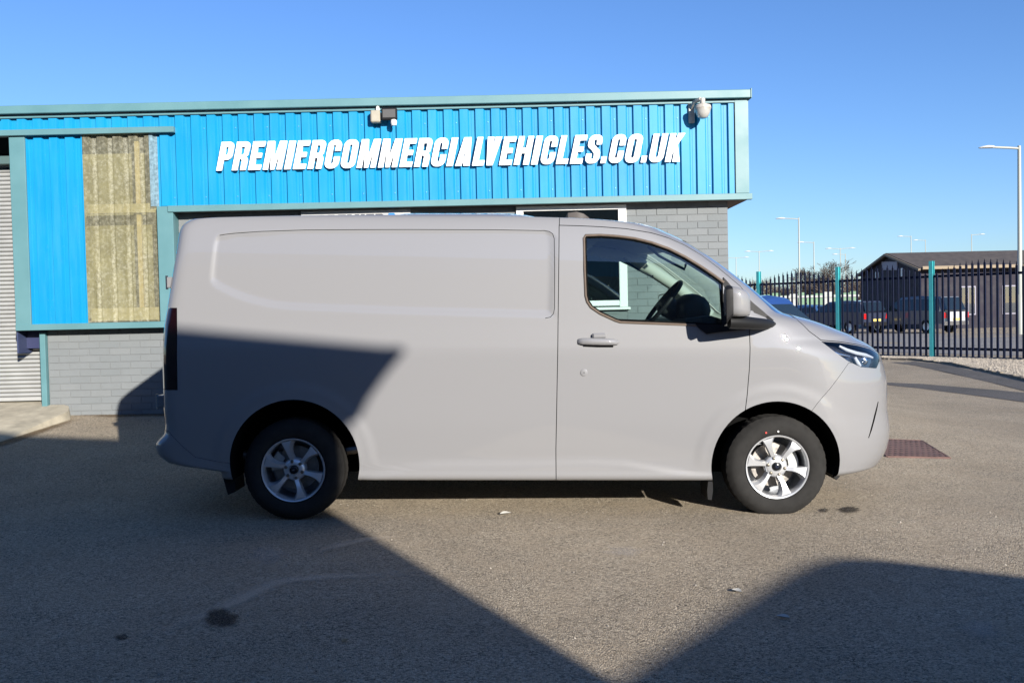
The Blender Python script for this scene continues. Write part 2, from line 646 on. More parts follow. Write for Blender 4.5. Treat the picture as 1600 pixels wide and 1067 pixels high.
def grid_sheet(name, mat, xs, ys, dz=0.0, zf=None, inside=None):
    xs, ys = np.array(xs), np.array(ys)
    X, Y = np.meshgrid(xs, ys)
    Z = (zf or g)(X, Y) + dz
    vs = np.stack([X, Y, Z], -1).reshape(-1, 3)
    n = len(xs)
    fs = [(j * n + i, j * n + i + 1, (j + 1) * n + i + 1, (j + 1) * n + i) for j in range(len(ys) - 1) for i in range(n - 1)]
    me = bpy.data.meshes.new(name)
    me.from_pydata(vs.tolist(), [], fs)
    me.polygons.foreach_set("use_smooth", [True] * len(me.polygons))
    me.update()
    return link(name, me, mat)


def axis_pts(near0, near1, step, far):
    a = list(np.arange(near0, near1 + 1e-6, step))
    out, s, x = [], step, near1
    while x < far:
        s *= 1.5
        x += s
        out.append(x)
    lo, s, x = [], step, near0
    while x > -far:
        s *= 1.5
        x -= s
        lo.append(x)
    return lo[::-1] + a + out


struct(grid_sheet("ground", M["tarmac"], axis_pts(-9, 12, 0.25, 1500), axis_pts(-2, 13, 0.25, 1500)))

# far road beyond the fence and darker verge in front of it
FA, FB = np.array([10.86, 24.2]), np.array([0.6, -0.8])       # a fence post foot, fence direction (towards the camera)
FN = np.array([-0.8, -0.6])                                  # towards the yard


def fp(s, t=0.0):
    return FA + FB * s + FN * t


def strip_sheet(name, mat, s0, s1, t0f, t1f, dz, n=40, m=4):
    vs, fs = [], []
    for i in range(n + 1):
        s = s0 + (s1 - s0) * i / n
        for j in range(m + 1):
            t = t0f(s) + (t1f(s) - t0f(s)) * j / m
            p = fp(s, t)
            vs.append((p[0], p[1], float(g(p[0], p[1])) + dz))
    for i in range(n):
        for j in range(m):
            a = i * (m + 1) + j
            fs.append((a, a + 1, a + m + 2, a + m + 1))
    mb = MB().add(vs, fs)
    o = mb.build(name, mat)
    for p in o.data.polygons:
        pass
    return o


struct(strip_sheet("road", M["road"], -60, 30, lambda s: -2.0, lambda s: -19.0, 0.006, 60, 6))


def gpt(px, py, dz=0.0):
    """where the photo ray through (px, py) meets the yard"""
    d = ray(px, py)
    Y = 6.0
    for _ in range(80):
        P = at(px, py, Y)
        zg = float(g(P[0], P[1])) + dz
        Y = (zg - CP[2]) / d[2] * d[1] * 0.5 + Y * 0.5
    P = at(px, py, Y)
    return np.array([P[0], P[1], float(g(P[0], P[1])) + dz])


def poly_pts(px, n=40):
    P = np.array([gpt(*p)[:2] for p in px])
    t = np.linspace(0, len(P) - 1, n)
    return np.stack([np.interp(t, np.arange(len(P)), P[:, k]) for k in (0, 1)], -1)


def between(name, mat, la, lb, dz, n=40, m=5):
    A_, B_ = poly_pts(la, n), poly_pts(lb, n)
    vs, fs = [], []
    for i in range(n):
        for j in range(m + 1):
            p = A_[i] + (B_[i] - A_[i]) * j / m
            vs.append((p[0], p[1], float(g(p[0], p[1])) + dz))
    for i in range(n - 1):
        for j in range(m):
            a = i * (m + 1) + j
            fs.append((a, a + 1, a + m + 2, a + m + 1))
    return MB().add(vs, fs).build(name, mat, fix=True)


KERB_PX = [(1300, 560), (1375, 561.5), (1430, 563.5), (1480, 569), (1540, 581), (1600, 595), (1680, 616)]
struct(between("tarmac_verge", M["tarmac_dark"], [(1300, 562), (1375, 563), (1430, 565), (1480, 570.5), (1540, 583), (1600, 597), (1680, 618)],
               [(1300, 564), (1375, 565), (1430, 571), (1480, 582), (1540, 596), (1600, 611), (1680, 632)], 0.005))
struct(between("dark_ground_band", M["tarmac_dark"], [(1330, 595), (1390, 598), (1440, 600), (1500, 605), (1560, 610), (1680, 621)],
               [(1330, 597), (1390, 602), (1440, 607.5), (1500, 615), (1560, 623), (1680, 640)], 0.005))  # darker band laid over the yard surface
kl = poly_pts(KERB_PX, 160)
kb = MB()
for i in range(0, len(kl) - 1, 3):
    a, b_ = kl[i], kl[min(i + 3, len(kl) - 1)]
    d = (b_ - a) / (np.linalg.norm(b_ - a) + 1e-9)
    nn = np.array([-d[1], d[0]])
    if nn @ FN > 0:
        nn = -nn
    b_ = b_ - d * .012
    z = float(g(a[0], a[1]))
    hh = 0.05 + rng.uniform(-0.012, 0.012)
    c_, d_ = b_ + nn * .06, a + nn * .06
    kb.add([(*a, z - .05), (*b_, z - .05), (*c_, z - .05), (*d_, z - .05), (*a, z + hh), (*b_, z + hh), (*c_, z + hh), (*d_, z + hh)],
           [(3, 2, 1, 0), (4, 5, 6, 7), (0, 1, 5, 4), (1, 2, 6, 5), (2, 3, 7, 6), (3, 0, 4, 7)])
struct(kb.build("kerb", M["kerb"]))
# gravel between the fence foot and the kerb
gv, gf = [], []
for i in range(26000):
    u, w = rng.uniform(0, 1), rng.uniform(0, 1)
    q = kl[int(u * (len(kl) - 1))] + rng.uniform(-.1, .1, 2)
    f_ = fp(float((q - FA) @ FB), -.5)
    p = q + (f_ - q) * w
    if (p - q) @ FN > -.08:
        continue
    r = rng.uniform(0.012, 0.036)
    z = float(g(p[0], p[1])) + rng.uniform(0.0, 0.025)
    ang = rng.uniform(0, 6.28)
    k = len(gv)
    for c in range(4):
        a = ang + c * math.pi / 2 + rng.uniform(-.3, .3)
        gv.append((p[0] + r * math.cos(a) * rng.uniform(.7, 1.1), p[1] + r * math.sin(a) * rng.uniform(.7, 1.1), z))
    gv.append((p[0] + rng.uniform(-.3, .3) * r, p[1] + rng.uniform(-.3, .3) * r, z + r * rng.uniform(.6, 1.0)))
    gf += [(k + c, k + (c + 1) % 4, k + 4) for c in range(4)]
o = MB().add(gv, gf).build("gravel", M["gravel"], fix=False)
tag(o, "pale gravel strip along the foot of the steel fence", "gravel", kind="stuff")

# rusty yard cover with raised studs, in front of the van
RUST = plain("rusty_steel", (0.115, 0.064, 0.052), 0.8, var=0.3, vscale=9, bump=0.3, bscale=60)
RUST2 = plain("rusty_stud", (0.045, 0.030, 0.030), 0.8)


cc = [gpt(1352, 686), gpt(1440, 689), gpt(1484, 716), gpt(1386, 714)]
c0 = sum(cc) / 4
root = thing("drain_cover", "rusty studded steel drain cover set in the tarmac by the front bumper", "drain cover", tuple(c0))
mb = MB()
top = [(p[0], p[1], p[2] + 0.008) for p in cc]
bot = [(p[0], p[1], p[2] - 0.03) for p in cc]
mb.add(bot + top, [(3, 2, 1, 0), (4, 5, 6, 7)] + [(i, (i + 1) % 4, 4 + (i + 1) % 4, 4 + i) for i in range(4)])
mb.build("plate", RUST, root)
sb = MB()
for i in range(11):
    for j in range(9):
        u, w = (i + 0.5 + 0.25 * (-1) ** j) / 11, (j + 0.5) / 9
        p = (np.array(top[0]) * (1 - u) + np.array(top[1]) * u) * (1 - w) + (np.array(top[3]) * (1 - u) + np.array(top[2]) * u) * w
        sb.lathe([(0.0001, 0.004), (0.013, 0.004), (0.016, 0.0005)], (p[0], p[1], p[2] + 0.0005), "z", 8)
o = sb.build("stud", RUST2, root)
o["kind"] = "stuff"
for i in range(4):
    a, b_ = np.array(top[i]), np.array(top[(i + 1) % 4])
    MB().tube([a + (0, 0, -.012), b_ + (0, 0, -.012)], 0.016, 6).build("edge_frame", RUST, root)


def patch(name, label, pts, mat, dz=0.004, rings=5, kind="structure"):
    """irregular stain: polygon fan with an 'edge' attribute fading to 0 at the rim"""
    pts = [np.array(p) for p in pts]
    c = sum(pts) / len(pts)
    vs, fs, ed = [], [], []
    n = len(pts)
    for k in range(rings + 1):
        q = k / rings
        for p in pts:
            w = c + (p - c) * max(q, 0.01)
            vs.append((w[0], w[1], float(g(w[0], w[1])) + dz))
            ed.append(1 - q)
    for k in range(rings):
        for i in range(n):
            fs.append((k * n + i, k * n + (i + 1) % n, (k + 1) * n + (i + 1) % n, (k + 1) * n + i))
    me = bpy.data.meshes.new(name)
    me.from_pydata(vs, [], fs)
    at_ = me.attributes.new("edge", "FLOAT", "POINT")
    at_.data.foreach_set("value", ed)
    me.update()
    o = link(name, me, mat)
    o["kind"] = kind
    return o


def ribbon(name, path, width, mat, dz=0.004, kind="structure"):
    path = [np.array(p) for p in path]
    vs, fs, ed = [], [], []
    for i, p in enumerate(path):
        d = path[min(i + 1, len(path) - 1)] - path[max(i - 1, 0)]
        nrm = np.array([-d[1], d[0], 0]) / (np.hypot(d[0], d[1]) + 1e-9)
        endf = min(1.0, 3.0 * min(i, len(path) - 1 - i) / len(path))
        for j in range(7):
            t = j / 6 - 0.5
            q = p + nrm * t * width
            vs.append((q[0], q[1], float(g(q[0], q[1])) + dz))
            ed.append((1 - abs(2 * t)) * endf)
    for i in range(len(path) - 1):
        for j in range(6):
            fs.append((i * 7 + j, i * 7 + j + 1, (i + 1) * 7 + j + 1, (i + 1) * 7 + j))
    me = bpy.data.meshes.new(name)
    me.from_pydata(vs, [], fs)
    a = me.attributes.new("edge", "FLOAT", "POINT")
    a.data.foreach_set("value", ed)
    me.update()
    o = link(name, me, mat)
    o["kind"] = kind
    return o


def smooth_path(px, n=60):
    P = [gpt(*p) for p in px]
    t = np.linspace(0, len(P) - 1, n)
    out = []
    for x in t:
        i = int(min(x, len(P) - 2))
        u = x - i
        p0, p1, p2, p3 = P[max(i - 1, 0)], P[i], P[i + 1], P[min(i + 2, len(P) - 1)]
        out.append(0.5 * ((2 * p1) + (-p0 + p2) * u + (2 * p0 - 5 * p1 + 4 * p2 - p3) * u * u + (-p0 + 3 * p1 - 3 * p2 + p3) * u ** 3))
    return out


SCUFF = flat_patch("dusty_scuff", (0.50, 0.42, 0.32), 0.75, 16.0, 0.30, 0.85)
OILM = flat_patch("oil_stain", (0.016, 0.013, 0.012), 0.85, 9.0, 0.3, 0.55)
DUST = flat_patch("pale_dust", (0.42, 0.38, 0.33), 0.45, 12.0, 0.35, 0.8)
MOSS = flat_patch("brown_dirt", (0.13, 0.085, 0.045), 0.8, 8.0, 0.25, 0.7)
ribbon("tarmac_scuff_mark", smooth_path([(215, 1000), (300, 970), (370, 940), (430, 912), (500, 903), (600, 899), (690, 896)]), 0.17, SCUFF)
ribbon("tarmac_scuff_mark", smooth_path([(480, 868), (530, 853), (580, 843), (640, 838)]), 0.15, SCUFF, 0.005)
random.seed(3)


def blob(cx, cy, rx, ry, n=22, j=0.3):
    return [gpt(cx + rx * math.cos(2 * math.pi * i / n) * random.uniform(1 - j, 1 + j), cy + ry * math.sin(2 * math.pi * i / n) * random.uniform(1 - j, 1 + j)) for i in range(n)]


patch("oil_stain", "", blob(347, 968, 32, 17), OILM, 0.006)
patch("oil_stain", "", blob(190, 996, 13, 5), OILM, 0.006)
patch("oil_stain", "", blob(1328, 797, 22, 6), OILM, 0.006)
patch("oil_stain", "", blob(1288, 798, 9, 4), OILM, 0.006)
patch("dust_patch", "", blob(418, 868, 40, 16), DUST, 0.006)
patch("dust_patch", "", blob(975, 863, 45, 12), DUST, 0.006)
patch("dust_patch", "", blob(1535, 985, 45, 22), DUST, 0.006)

# ------------------------------------------------------------------ little litter on the tarmac
LEAF = plain("dry_leaf", (0.20, 0.15, 0.08), 0.8)
SCRAP = plain("paper_scrap", (0.4, 0.39, 0.36), 0.8)


def leaf(name, label, cat, px, py, size, mat, rot):
    p = gpt(px, py)
    mb = MB()
    n = 6
    for i in range(n):
        a0, a1 = i / n, (i + 1) / n
        for sgn in (1, -1):
            w0, w1 = math.sin(a0 * math.pi) * 0.32 * sgn, math.sin(a1 * math.pi) * 0.32 * sgn
            pts = []
            for (a, w) in ((a0, 0), (a1, 0), (a1, w1), (a0, w0)):
                x, y = (a - .5) * size, w * size
                z = 0.006 + abs(w) * size * 0.5 + 0.25 * size * (a - .5) ** 2
                pts.append((p[0] + x * math.cos(rot) - y * math.sin(rot), p[1] + x * math.sin(rot) + y * math.cos(rot), p[2] + z))
            mb.add(pts, [(0, 1, 2, 3)])
    return tag(mb.build(name, mat, fix=False), label, cat)


leaf("paper_scrap", "pale crumpled scrap of paper lying on the sunny tarmac below the van sill", "scrap", 790, 804, 0.085, SCRAP, 0.4)
leaf("dry_leaf", "curled pale leaf lying just outside the edge of the rounded shadow", "leaf", 1151, 925, 0.06, SCRAP, 2.2)
leaf("dry_leaf", "pale sliver of leaf lying inside the rounded shadow in front of the van", "leaf", 1224, 966, 0.06, SCRAP, 2.6)
leaf("dry_leaf", "small brown leaf lying on the shaded tarmac far in front of the rear wheel", "leaf", 540, 1003, 0.045, LEAF, 1.0)

GRIT = plain("loose_grit", (0.26, 0.235, 0.20), 0.9, var=0.5, vscale=30)
gv, gf = [], []
for i in range(1100):
    Y = 2.6 + 12 * rng.uniform(0, 1) ** 1.6
    p = np.array([rng.uniform(-.62, .62) * Y, Y])
    r = rng.uniform(.0025, .0075) * (1 + .5 * (rng.uniform() > .95))
    z = float(g(p[0], p[1]))
    a0 = rng.uniform(0, 6.28)
    k = len(gv)
    for c in range(4):
        a = a0 + c * math.pi / 2 + rng.uniform(-.4, .4)
        gv.append((p[0] + r * math.cos(a), p[1] + r * math.sin(a), z - .001))
    gv.append((p[0], p[1], z + r * rng.uniform(.7, 1.2)))
    gf += [(k + c, k + (c + 1) % 4, k + 4) for c in range(4)]
o = MB().add(gv, gf).build("loose_grit", GRIT, fix=False)
tag(o, "loose pale grit scattered over the tarmac yard", "grit", kind="stuff")

# ------------------------------------------------------------------ the blue unit
RX, LX = 2.60, -12.0
ZT, ZB = 3.66, 2.49
bld = thing("commercial_unit", "single storey commercial unit with bright blue box profile cladding above grey brick", "building", (-3.0, YW, 0.25))
PITCH, RD, LAND, SLOPE = 0.171, 0.030, 0.086, 0.016


def clad_profile(x0, x1, yfront):
    """zig-zag plan line between x0 and x1; crowns at yfront, troughs RD behind"""
    pts = []
    k = math.floor(x0 / PITCH) - 1
    raw = []
    while k * PITCH < x1 + PITCH:
        b0 = k * PITCH
        raw += [(b0, 0), (b0 + LAND, 0), (b0 + LAND + SLOPE, RD), (b0 + LAND + SLOPE + 0.018, RD), (b0 + LAND + SLOPE + 0.020, RD - 0.003), (b0 + LAND + SLOPE + 0.023, RD - 0.003),
                (b0 + LAND + SLOPE + 0.025, RD), (b0 + PITCH - SLOPE, RD)]
        k += 1
    xs = np.array([p[0] for p in raw])
    ds = np.array([p[1] for p in raw])
    inner = [(x, d) for x, d in raw if x0 < x < x1]
    pts = [(x0, float(np.interp(x0, xs, ds)))] + inner + [(x1, float(np.interp(x1, xs, ds)))]
    return [(x, yfront + d) for x, d in pts]


def clad(name, mat, x0, x1, z0, z1, y, parent, thick=0.0):
    pr = clad_profile(x0, x1, y)
    n = len(pr)
    vs = [(px_, py_, z0) for px_, py_ in pr] + [(px_, py_, z1) for px_, py_ in pr]
    fs = [(i, i + 1, n + i + 1, n + i) for i in range(n - 1)]
    return MB().add(vs, fs).build(name, mat, parent, fix=False)


SCREW = plain("cladding_screw", (0.10, 0.30, 0.48), 0.4, metal=0.3)
EDGE0, EDGE1 = -3.66, RX - 0.145          # fascia run
nsh = 6
scr = MB()
for i in range(nsh):
    a = EDGE0 + (EDGE1 - EDGE0) * i / nsh
    b_ = EDGE0 + (EDGE1 - EDGE0) * (i + 1) / nsh
    clad("cladding_sheet", M["cladding"], a, b_, ZB + 0.07, ZT - 0.11, YF, bld)
for i in range(5):
    a = EDGE0 + (LX - EDGE0) * (i + 1) / 5
    b_ = EDGE0 + (LX - EDGE0) * i / 5
    clad("cladding_sheet", M["cladding"], a, b_, 3.39, ZT - 0.11, YF, bld)
clad("cladding_sheet", M["cladding"], -5.22, -4.605, 1.31, 3.355, YF, bld)
clad("cladding_sheet", M["cladding"], -3.815, EDGE0, 2.56, 3.355, YF, bld)
k = math.floor(EDGE0 / PITCH)
while k * PITCH < EDGE1:
    x = k * PITCH + LAND + SLOPE + 0.03
    for z in (ZB + 0.16, ZT - 0.27):
        if EDGE0 < x < EDGE1 and k % 2 == 0:
            scr.lathe([(0.0001, -0.007), (0.006, -0.006), (0.008, 0.0)], (x, YF + RD, z), "y", 6)
    k += 1
o = scr.build("screw", SCREW, bld)
o["kind"] = "stuff"
# capping, trims
MB().box((LX, YF - 0.075, ZT - 0.088), (RX + 0.02, YF + 0.6, ZT), 0.006).build("coping", M["teal"], bld)
MB().box((RX + 0.02, YF - 0.08, ZT - 0.092), (RX + 0.032, YF + 0.6, ZT + 0.012), 0.003).build("coping_end_cap", M["teal"], bld)
MB().box((LX, YF - 0.018, ZT - 0.125), (RX - 0.14, YF + 0.03, ZT - 0.096), 0.002).build("eaves_trim", M["teal"], bld)
MB().prism([(RX - 0.14, YF - 0.02), (RX + 0.003, YF - 0.02), (RX + 0.003, YF + 0.5), (RX - 0.012, YF + 0.5), (RX - 0.012, YF - 0.004), (RX - 0.14, YF - 0.004)], ZB + 0.072, ZT - 0.092, "z").build("corner_trim", M["teal"], bld)
MB().box((-3.69, YF - 0.035, ZB), (RX + 0.035, YF + 0.03, ZB + 0.068), 0.004).build("drip_trim", M["teal"], bld)
MB().box((-3.69, YF + 0.03, ZB + 0.004), (RX + 0.0, YW + 5.0, ZB + 0.03)).build("soffit", M["soffit"], bld)
MB().box((RX - 0.008, YF + 0.5, ZB + 0.032), (RX + 0.002, YW + 5.0, ZT - 0.1)).build("side_cladding", M["cladding"], bld)
MB().box((LX, YF + 0.62, ZT - 0.16), (RX - 0.01, YW + 5.0, ZT - 0.1)).build("roof", M["soffit"], bld)
MB().box((LX, YF - 0.06, 3.342), (-3.59, YF + 0.035, 3.405), 0.004).build("flashing", M["teal"], bld)
MB().box((-5.385, YF - 0.022, 1.25), (-5.215, YF + 0.05, 3.34), 0.004).build("corner_trim", M["teal"], bld)
MB().box((-5.385, YF - 0.03, 1.245), (-3.64, YF + 0.12, 1.312), 0.004).build("sill_trim", M["teal"], bld)
MB().box((-3.815, YF - 0.018, 1.312), (-3.64, YF + 0.05, 2.555), 0.004).build("corner_trim", M["teal"], bld)
MB().box((-3.655, YF + 0.05, 1.312), (-3.642, YW + .05, 2.489)).build("return_cladding", M["teal_dark"], bld)
# rooflight with the timber framing behind it
clad("rooflight_sheet", M["rooflight"], -4.603, -3.817, 1.315, 3.352, YF + 0.002, bld)
clad("rooflight_sheet", plain("milky_rooflight", (0.13,0.20,0.24), 0.45, var=0.4, vscale=30), -3.88, -3.80, 2.56, 3.352, YF - 0.004, bld)
for z0, z1 in ((2.50, 2.60), (1.33, 1.47)):
    MB().box((-4.6, YF + 0.06, z0), (-3.82, YF + 0.104, z1), 0.004).build("sheeting_rail", plain("pale_rail", (0.36, 0.35, 0.26), 0.6), bld)
MB().box((-4.085, YF + 0.105, 1.33), (-4.035, YF + 0.15, 3.36), 0.003).build("timber_stud", M["wood"], bld)
MB().box((-5.20, YF + 0.35, 1.25), (-3.66, YF + 0.37, 3.4)).build("inner_lining", plain("inner_lining", (0.22, 0.22, 0.15), 0.9, var=0.4, vscale=4), bld)
# shutter opening
MB().box((LX, YF + 0.62, 3.06), (-5.23, YF + 0.64, 3.45)).build("shutter_box", plain("shutter_box_paint", (0.020, 0.035, 0.036), 0.6), bld)
MB().box((LX, YF + 0.18, 3.08), (-5.3, YF + 0.30, 3.17), 0.006).build("shutter_box_rail", plain("shutter_rail_paint", (0.05, 0.09, 0.09), 0.6), bld)
MB().box((-5.40, YF + 0.02, 1.0), (-5.385, YF + 0.35, 3.34)).build("shutter_guide", plain("guide_paint", (0.03, 0.04, 0.09), 0.5), bld)
sh = MB().box((LX, YF + 0.37, 0.3), (-5.13, YF + 0.39, 3.2)).build("roller_shutter", M["dark"], bld)
slat = MB()
sec = [(YF + 0.335, 0.0), (YF + 0.318, 0.010), (YF + 0.312, 0.022), (YF + 0.318, 0.034), (YF + 0.335, 0.043), (YF + 0.36, 0.043), (YF + 0.36, 0.0)]
me_slat = MB().prism([(y - YF, z) for y, z in sec], LX, -5.14, "x").mesh("slat")
for i in range(58):
    link("slat", me_slat, M["shutter"], sh, (0, YF, 0.50 + i * 0.0465))
MB().box((LX, YF + 0.30, 0.455), (-5.14, YF + 0.36, 0.498), 0.004).build("bottom_rail", M["shutter"], sh)
MB().box((-5.40, YF + 0.20, 1.045), (-5.20, YF + 0.30, 1.245)).build("shutter_lock_box", plain("navy_box", (0.02, 0.025, 0.07), 0.5), bld)
MB().box((-5.195, YF + 0.10, 0.30), (-5.135, YF + 0.20, 1.22), 0.004).build("corner_trim", M["teal"], bld)

# brick walls: every brick near enough to pick out is its own part
BL, BH, JT = 0.225, 0.0765, 0.008


def brick_mesh(w, d=0.09):
    return MB().box((0, 0, 0), (w - JT, d, BH - JT), 0.0025).mesh("brick")


ME_BRICK = brick_mesh(BL)
ME_HALF = brick_mesh(BL / 2)


def lay(parent, x0, x1, z0, n, y, skip=lambda x, z: False, sink=None):
    for c in range(n):
        z = z0 + c * BH
        x = x0
        if c % 2:
            pieces = [BL / 2]
        else:
            pieces = []
        tot = sum(pieces)
        while tot + BL <= x1 - x0 + 1e-6:
            pieces.append(BL)
            tot += BL
        if x1 - x0 - tot > BL / 4:
            pieces.append(BL / 2)
        for w in pieces:
            if not skip(x + w / 2, z):
                link("brick", ME_BRICK if w == BL else ME_HALF, M["brick"], parent, (x, y - rng.uniform(0.0, 0.0025), z + rng.uniform(-.0012, .0012)))
            x += w


low = MB().box((-5.13, YL + 0.004, -0.1), (-3.65, YL + 0.10, 1.235)).build("low_wall", M["mortar"], bld)
lay(low, -3.658 - 6.5 * BL, -3.658, 0.19, 14, YL)
main = MB().box((-3.64, YW + 0.004, -0.1), (RX - 0.195, YW + 0.12, 2.49)).build("back_wall", M["mortar"], bld)
lay(main, RX - 0.19 - 5 * BL, RX - 0.19, 0.60, 25, YW)
st = MB()
for c in range(33):
    x = -3.64 + (BL / 2 if c % 2 else 0)
    while x + BL < 1.31:
        z = 0.0 + c * BH - 0.012
        if not (0.0 < x + BL / 2 < 1.30 and z > 1.3) and z + BH < 2.48:
            st.box((x, YW - 0.003, z), (x + BL - JT, YW + 0.003, z + BH - JT), 0)
        x += BL
o = st.build("brickwork", M["brick"], main)
o["kind"] = "stuff"
MB().box((RX - 0.30, YW + 0.121, -0.1), (RX - 0.195, YW + 5.0, 2.49)).build("side_wall", plain("grey_side_wall", (0.18, 0.18, 0.18), 0.85, var=0.1), bld)
# window beside the brick: frame stands a little proud of the wall
wy0, wy1 = YW - 0.035, YW + 0.003
win = MB().box((0.075, wy0, 2.43), (1.285, wy1, 2.484), 0.003).build("window", M["white_frame"], bld)
for (a, b_) in (((0.075, wy0, 1.36), (0.155, wy1, 2.4295)), ((1.195, wy0, 1.36), (1.285, wy1, 2.4295)),
                ((0.156, wy0 + .002, 1.375), (1.194, wy1, 1.435)), ((0.05, wy0 - .03, 1.33), (1.31, wy1, 1.359))):
    MB().box(a, b_, 0.005).build("frame", M["white_frame"], win)
MB().box((0.156, wy0 + .02, 1.436), (1.194, wy0 + .026, 2.4295)).build("pane", M["window_glass"], win)
MB().box((0.156, wy1 - .004, 1.436), (1.194, wy1 - .001, 2.4295)).build("blind", plain("dark_blind", (0.012, 0.018, 0.027), 0.8), win)

# concrete apron before the shutter
av, af = [], []
ys_ = np.linspace(6.5, 10.62, 24)
for y in ys_:
    xr = -4.94 + (y - 9.0) * 0.125
    if y > 10.12:
        xr = -4.80 - (y - 10.12) * 0.55
    zt = max(float(np.interp(y, [6.5, 9.0, 10.0, 10.62], [0.10, 0.205, 0.365, 0.452])), float(g(xr, y)) + 0.02)
    for x in (-12.0, -7.0, xr - 0.05, xr, xr + 0.03):
        z = zt if x < xr - 0.01 else (zt - 0.012 if x == xr else float(g(x, y)) - 0.06)
        av.append((x, y, z))
for i in range(len(ys_) - 1):
    for j in range(4):
        a = i * 5 + j
        af.append((a, a + 1, a + 6, a + 5))
o = MB().add(av, af).build("concrete_apron", M["concrete"], smooth=35)
struct(o)
# ragged dirt where yard meets wall and apron
ribbon("dirt_edge", [np.array([x, YL - 0.05 + 0.02 * math.sin(x * 9), 0]) for x in np.linspace(-4.9, -3.0, 30)], 0.24, MOSS, 0.006)
ribbon("dirt_edge", [np.array([-4.94 + (y - 9.0) * 0.125 + 0.06, y, 0]) for y in np.linspace(8.0, 10.2, 30)], 0.22, MOSS, 0.008)

# ------------------------------------------------------------------ raised sign letters
def arc(cx, cz, r, a0, a1, n=8):
    return [(cx + r * math.cos(R(a0 + (a1 - a0) * i / n)), cz + r * math.sin(R(a0 + (a1 - a0) * i / n))) for i in range(n + 1)]


def glyph(ch, w):
    s = 0.205
    if ch == "I":
        return [[(0, 0), (w, 0), (w, 1), (0, 1)]]
    if ch == ".":
        return [[(0, 0), (w, 0), (w, .235), (0, .235)]]
    if ch == "L":
        return [[(0, 0), (w, 0), (w, .185), (s, .185), (s, 1), (0, 1)]]
    if ch == "E":
        return [[(0, 0), (w, 0), (w, .185), (s, .185), (s, .415), (w - .05, .415), (w - .05, .59), (s, .59), (s, .815), (w, .815), (w, 1), (0, 1)]]
    if ch == "H":
        return [[(0, 0), (s, 0), (s, .40), (w - s, .40), (w - s, 0), (w, 0), (w, 1), (w - s, 1), (w - s, .60), (s, .60), (s, 1), (0, 1)]]
    if ch in "PR":
        r = .17
        hole = [(s, .55), (s, .82), (w - s + .02, .82)] + [(w - s + .03, .79), (w - s + .03, .58), (w - s + .01, .55)]
        if ch == "P":
            out = [(0, 0), (s, 0), (s, .37), (w - r, .37)] + arc(w - r, .37 + r, r, -90, 0)[1:] + arc(w - r, 1 - r, r, 0, 90) + [(0, 1)]
        else:
            out = [(0, 0), (s, 0), (s, .40), (s + .02, .40), (w - s, .36), (w - s, 0), (w, 0), (w, .34), (w - .03, .43), (w - .09, .475), (w - .02, .53)] + arc(w - r, 1 - r, r, 0, 90) + [(0, 1)]
        return [out, hole]
    if ch == "O":
        r = .21
        out = arc(w - r, r, r, -90, 0) + arc(w - r, 1 - r, r, 0, 90) + arc(r, 1 - r, r, 90, 180) + arc(r, r, r, 180, 270)
        i0, i1, q = s, w - s, (w - 2 * s) / 2
        hole = arc(i1 - q, .17 + q, q, -90, 0, 4) + arc(i1 - q, .83 - q, q, 0, 90, 4) + arc(i0 + q, .83 - q, q, 90, 180, 4)[1:] + arc(i0 + q, .17 + q, q, 180, 270, 4)[:-1]
        return [out, hole]
    if ch == "C":
        r = .21
        q = (w - 2 * s) / 2
        out = [(w, .61)] + arc(w - r, 1 - r, r, 0, 90) + arc(r, 1 - r, r, 90, 180) + arc(r, r, r, 180, 270) + arc(w - r, r, r, 270, 360)
        out += [(w, .415), (w - s, .415)] + arc(w - s - q, .17 + q, q, 0, -180, 8) + arc(s + q, .83 - q, q, 180, 0, 8) + [(w - s, .61)]
        return [out]
    if ch == "U":
        r = .21
        q = (w - 2 * s) / 2
        return [[(0, 1)] + arc(r, r, r, 180, 270) + arc(w - r, r, r, 270, 360) + [(w, 1), (w - s, 1)] + arc(s + q, .17 + q, q, 0, -180, 8) + [(s, 1)]]
    if ch == "M":
        return [[(0, 0), (.19, 0), (.19, .62), (w / 2 - .075, 0), (w / 2 + .075, 0), (w - .19, .62), (w - .19, 0), (w, 0), (w, 1), (w - .25, 1), (w / 2, .42), (.25, 1), (0, 1)]]
    if ch == "A":
        return [[(0, 0), (.225, 0), (.255, .17), (w - .255, .17), (w - .225, 0), (w, 0), (w - .13, 1), (.13, 1)], [(.285, .335), (w / 2, .72), (w - .285, .335)]]
    if ch == "V":
        return [[(.15, 0), (w - .15, 0), (w, 1), (w - .235, 1), (w / 2, .25), (.235, 1), (0, 1)]]
    if ch == "K":
        return [[(0, 0), (s, 0), (s, .28), (s + .055, .38), (w - .27, 0), (w, 0), (w - .20, .60), (w, 1), (w - .25, 1), (s, .62), (s, 1), (0, 1)]]
    if ch == "S":
        r = .20
        out = [(w, .66), (w, .80)] + arc(w - r, 1 - r, r, 20, 90) + arc(r, 1 - r, r, 90, 180) + [(0, .64), (.05, .555), (.15, .49), (w - s - .01, .345), (w - s, .26)]
        out += arc(w - s - .045, .195, .045, 0, -180, 4) + [(s - .01, .34), (0, .34), (0, .22)] + arc(r, r, r, 180, 270) + arc(w - r, r, r, 270, 360)
        out += [(w, .36), (w - .04, .46), (w - .13, .53), (s + .02, .66), (s, .72)] + arc(s + .045, .80, .045, 180, 0, 4) + [(w - s + .02, .66)]
        return [out]
    return []


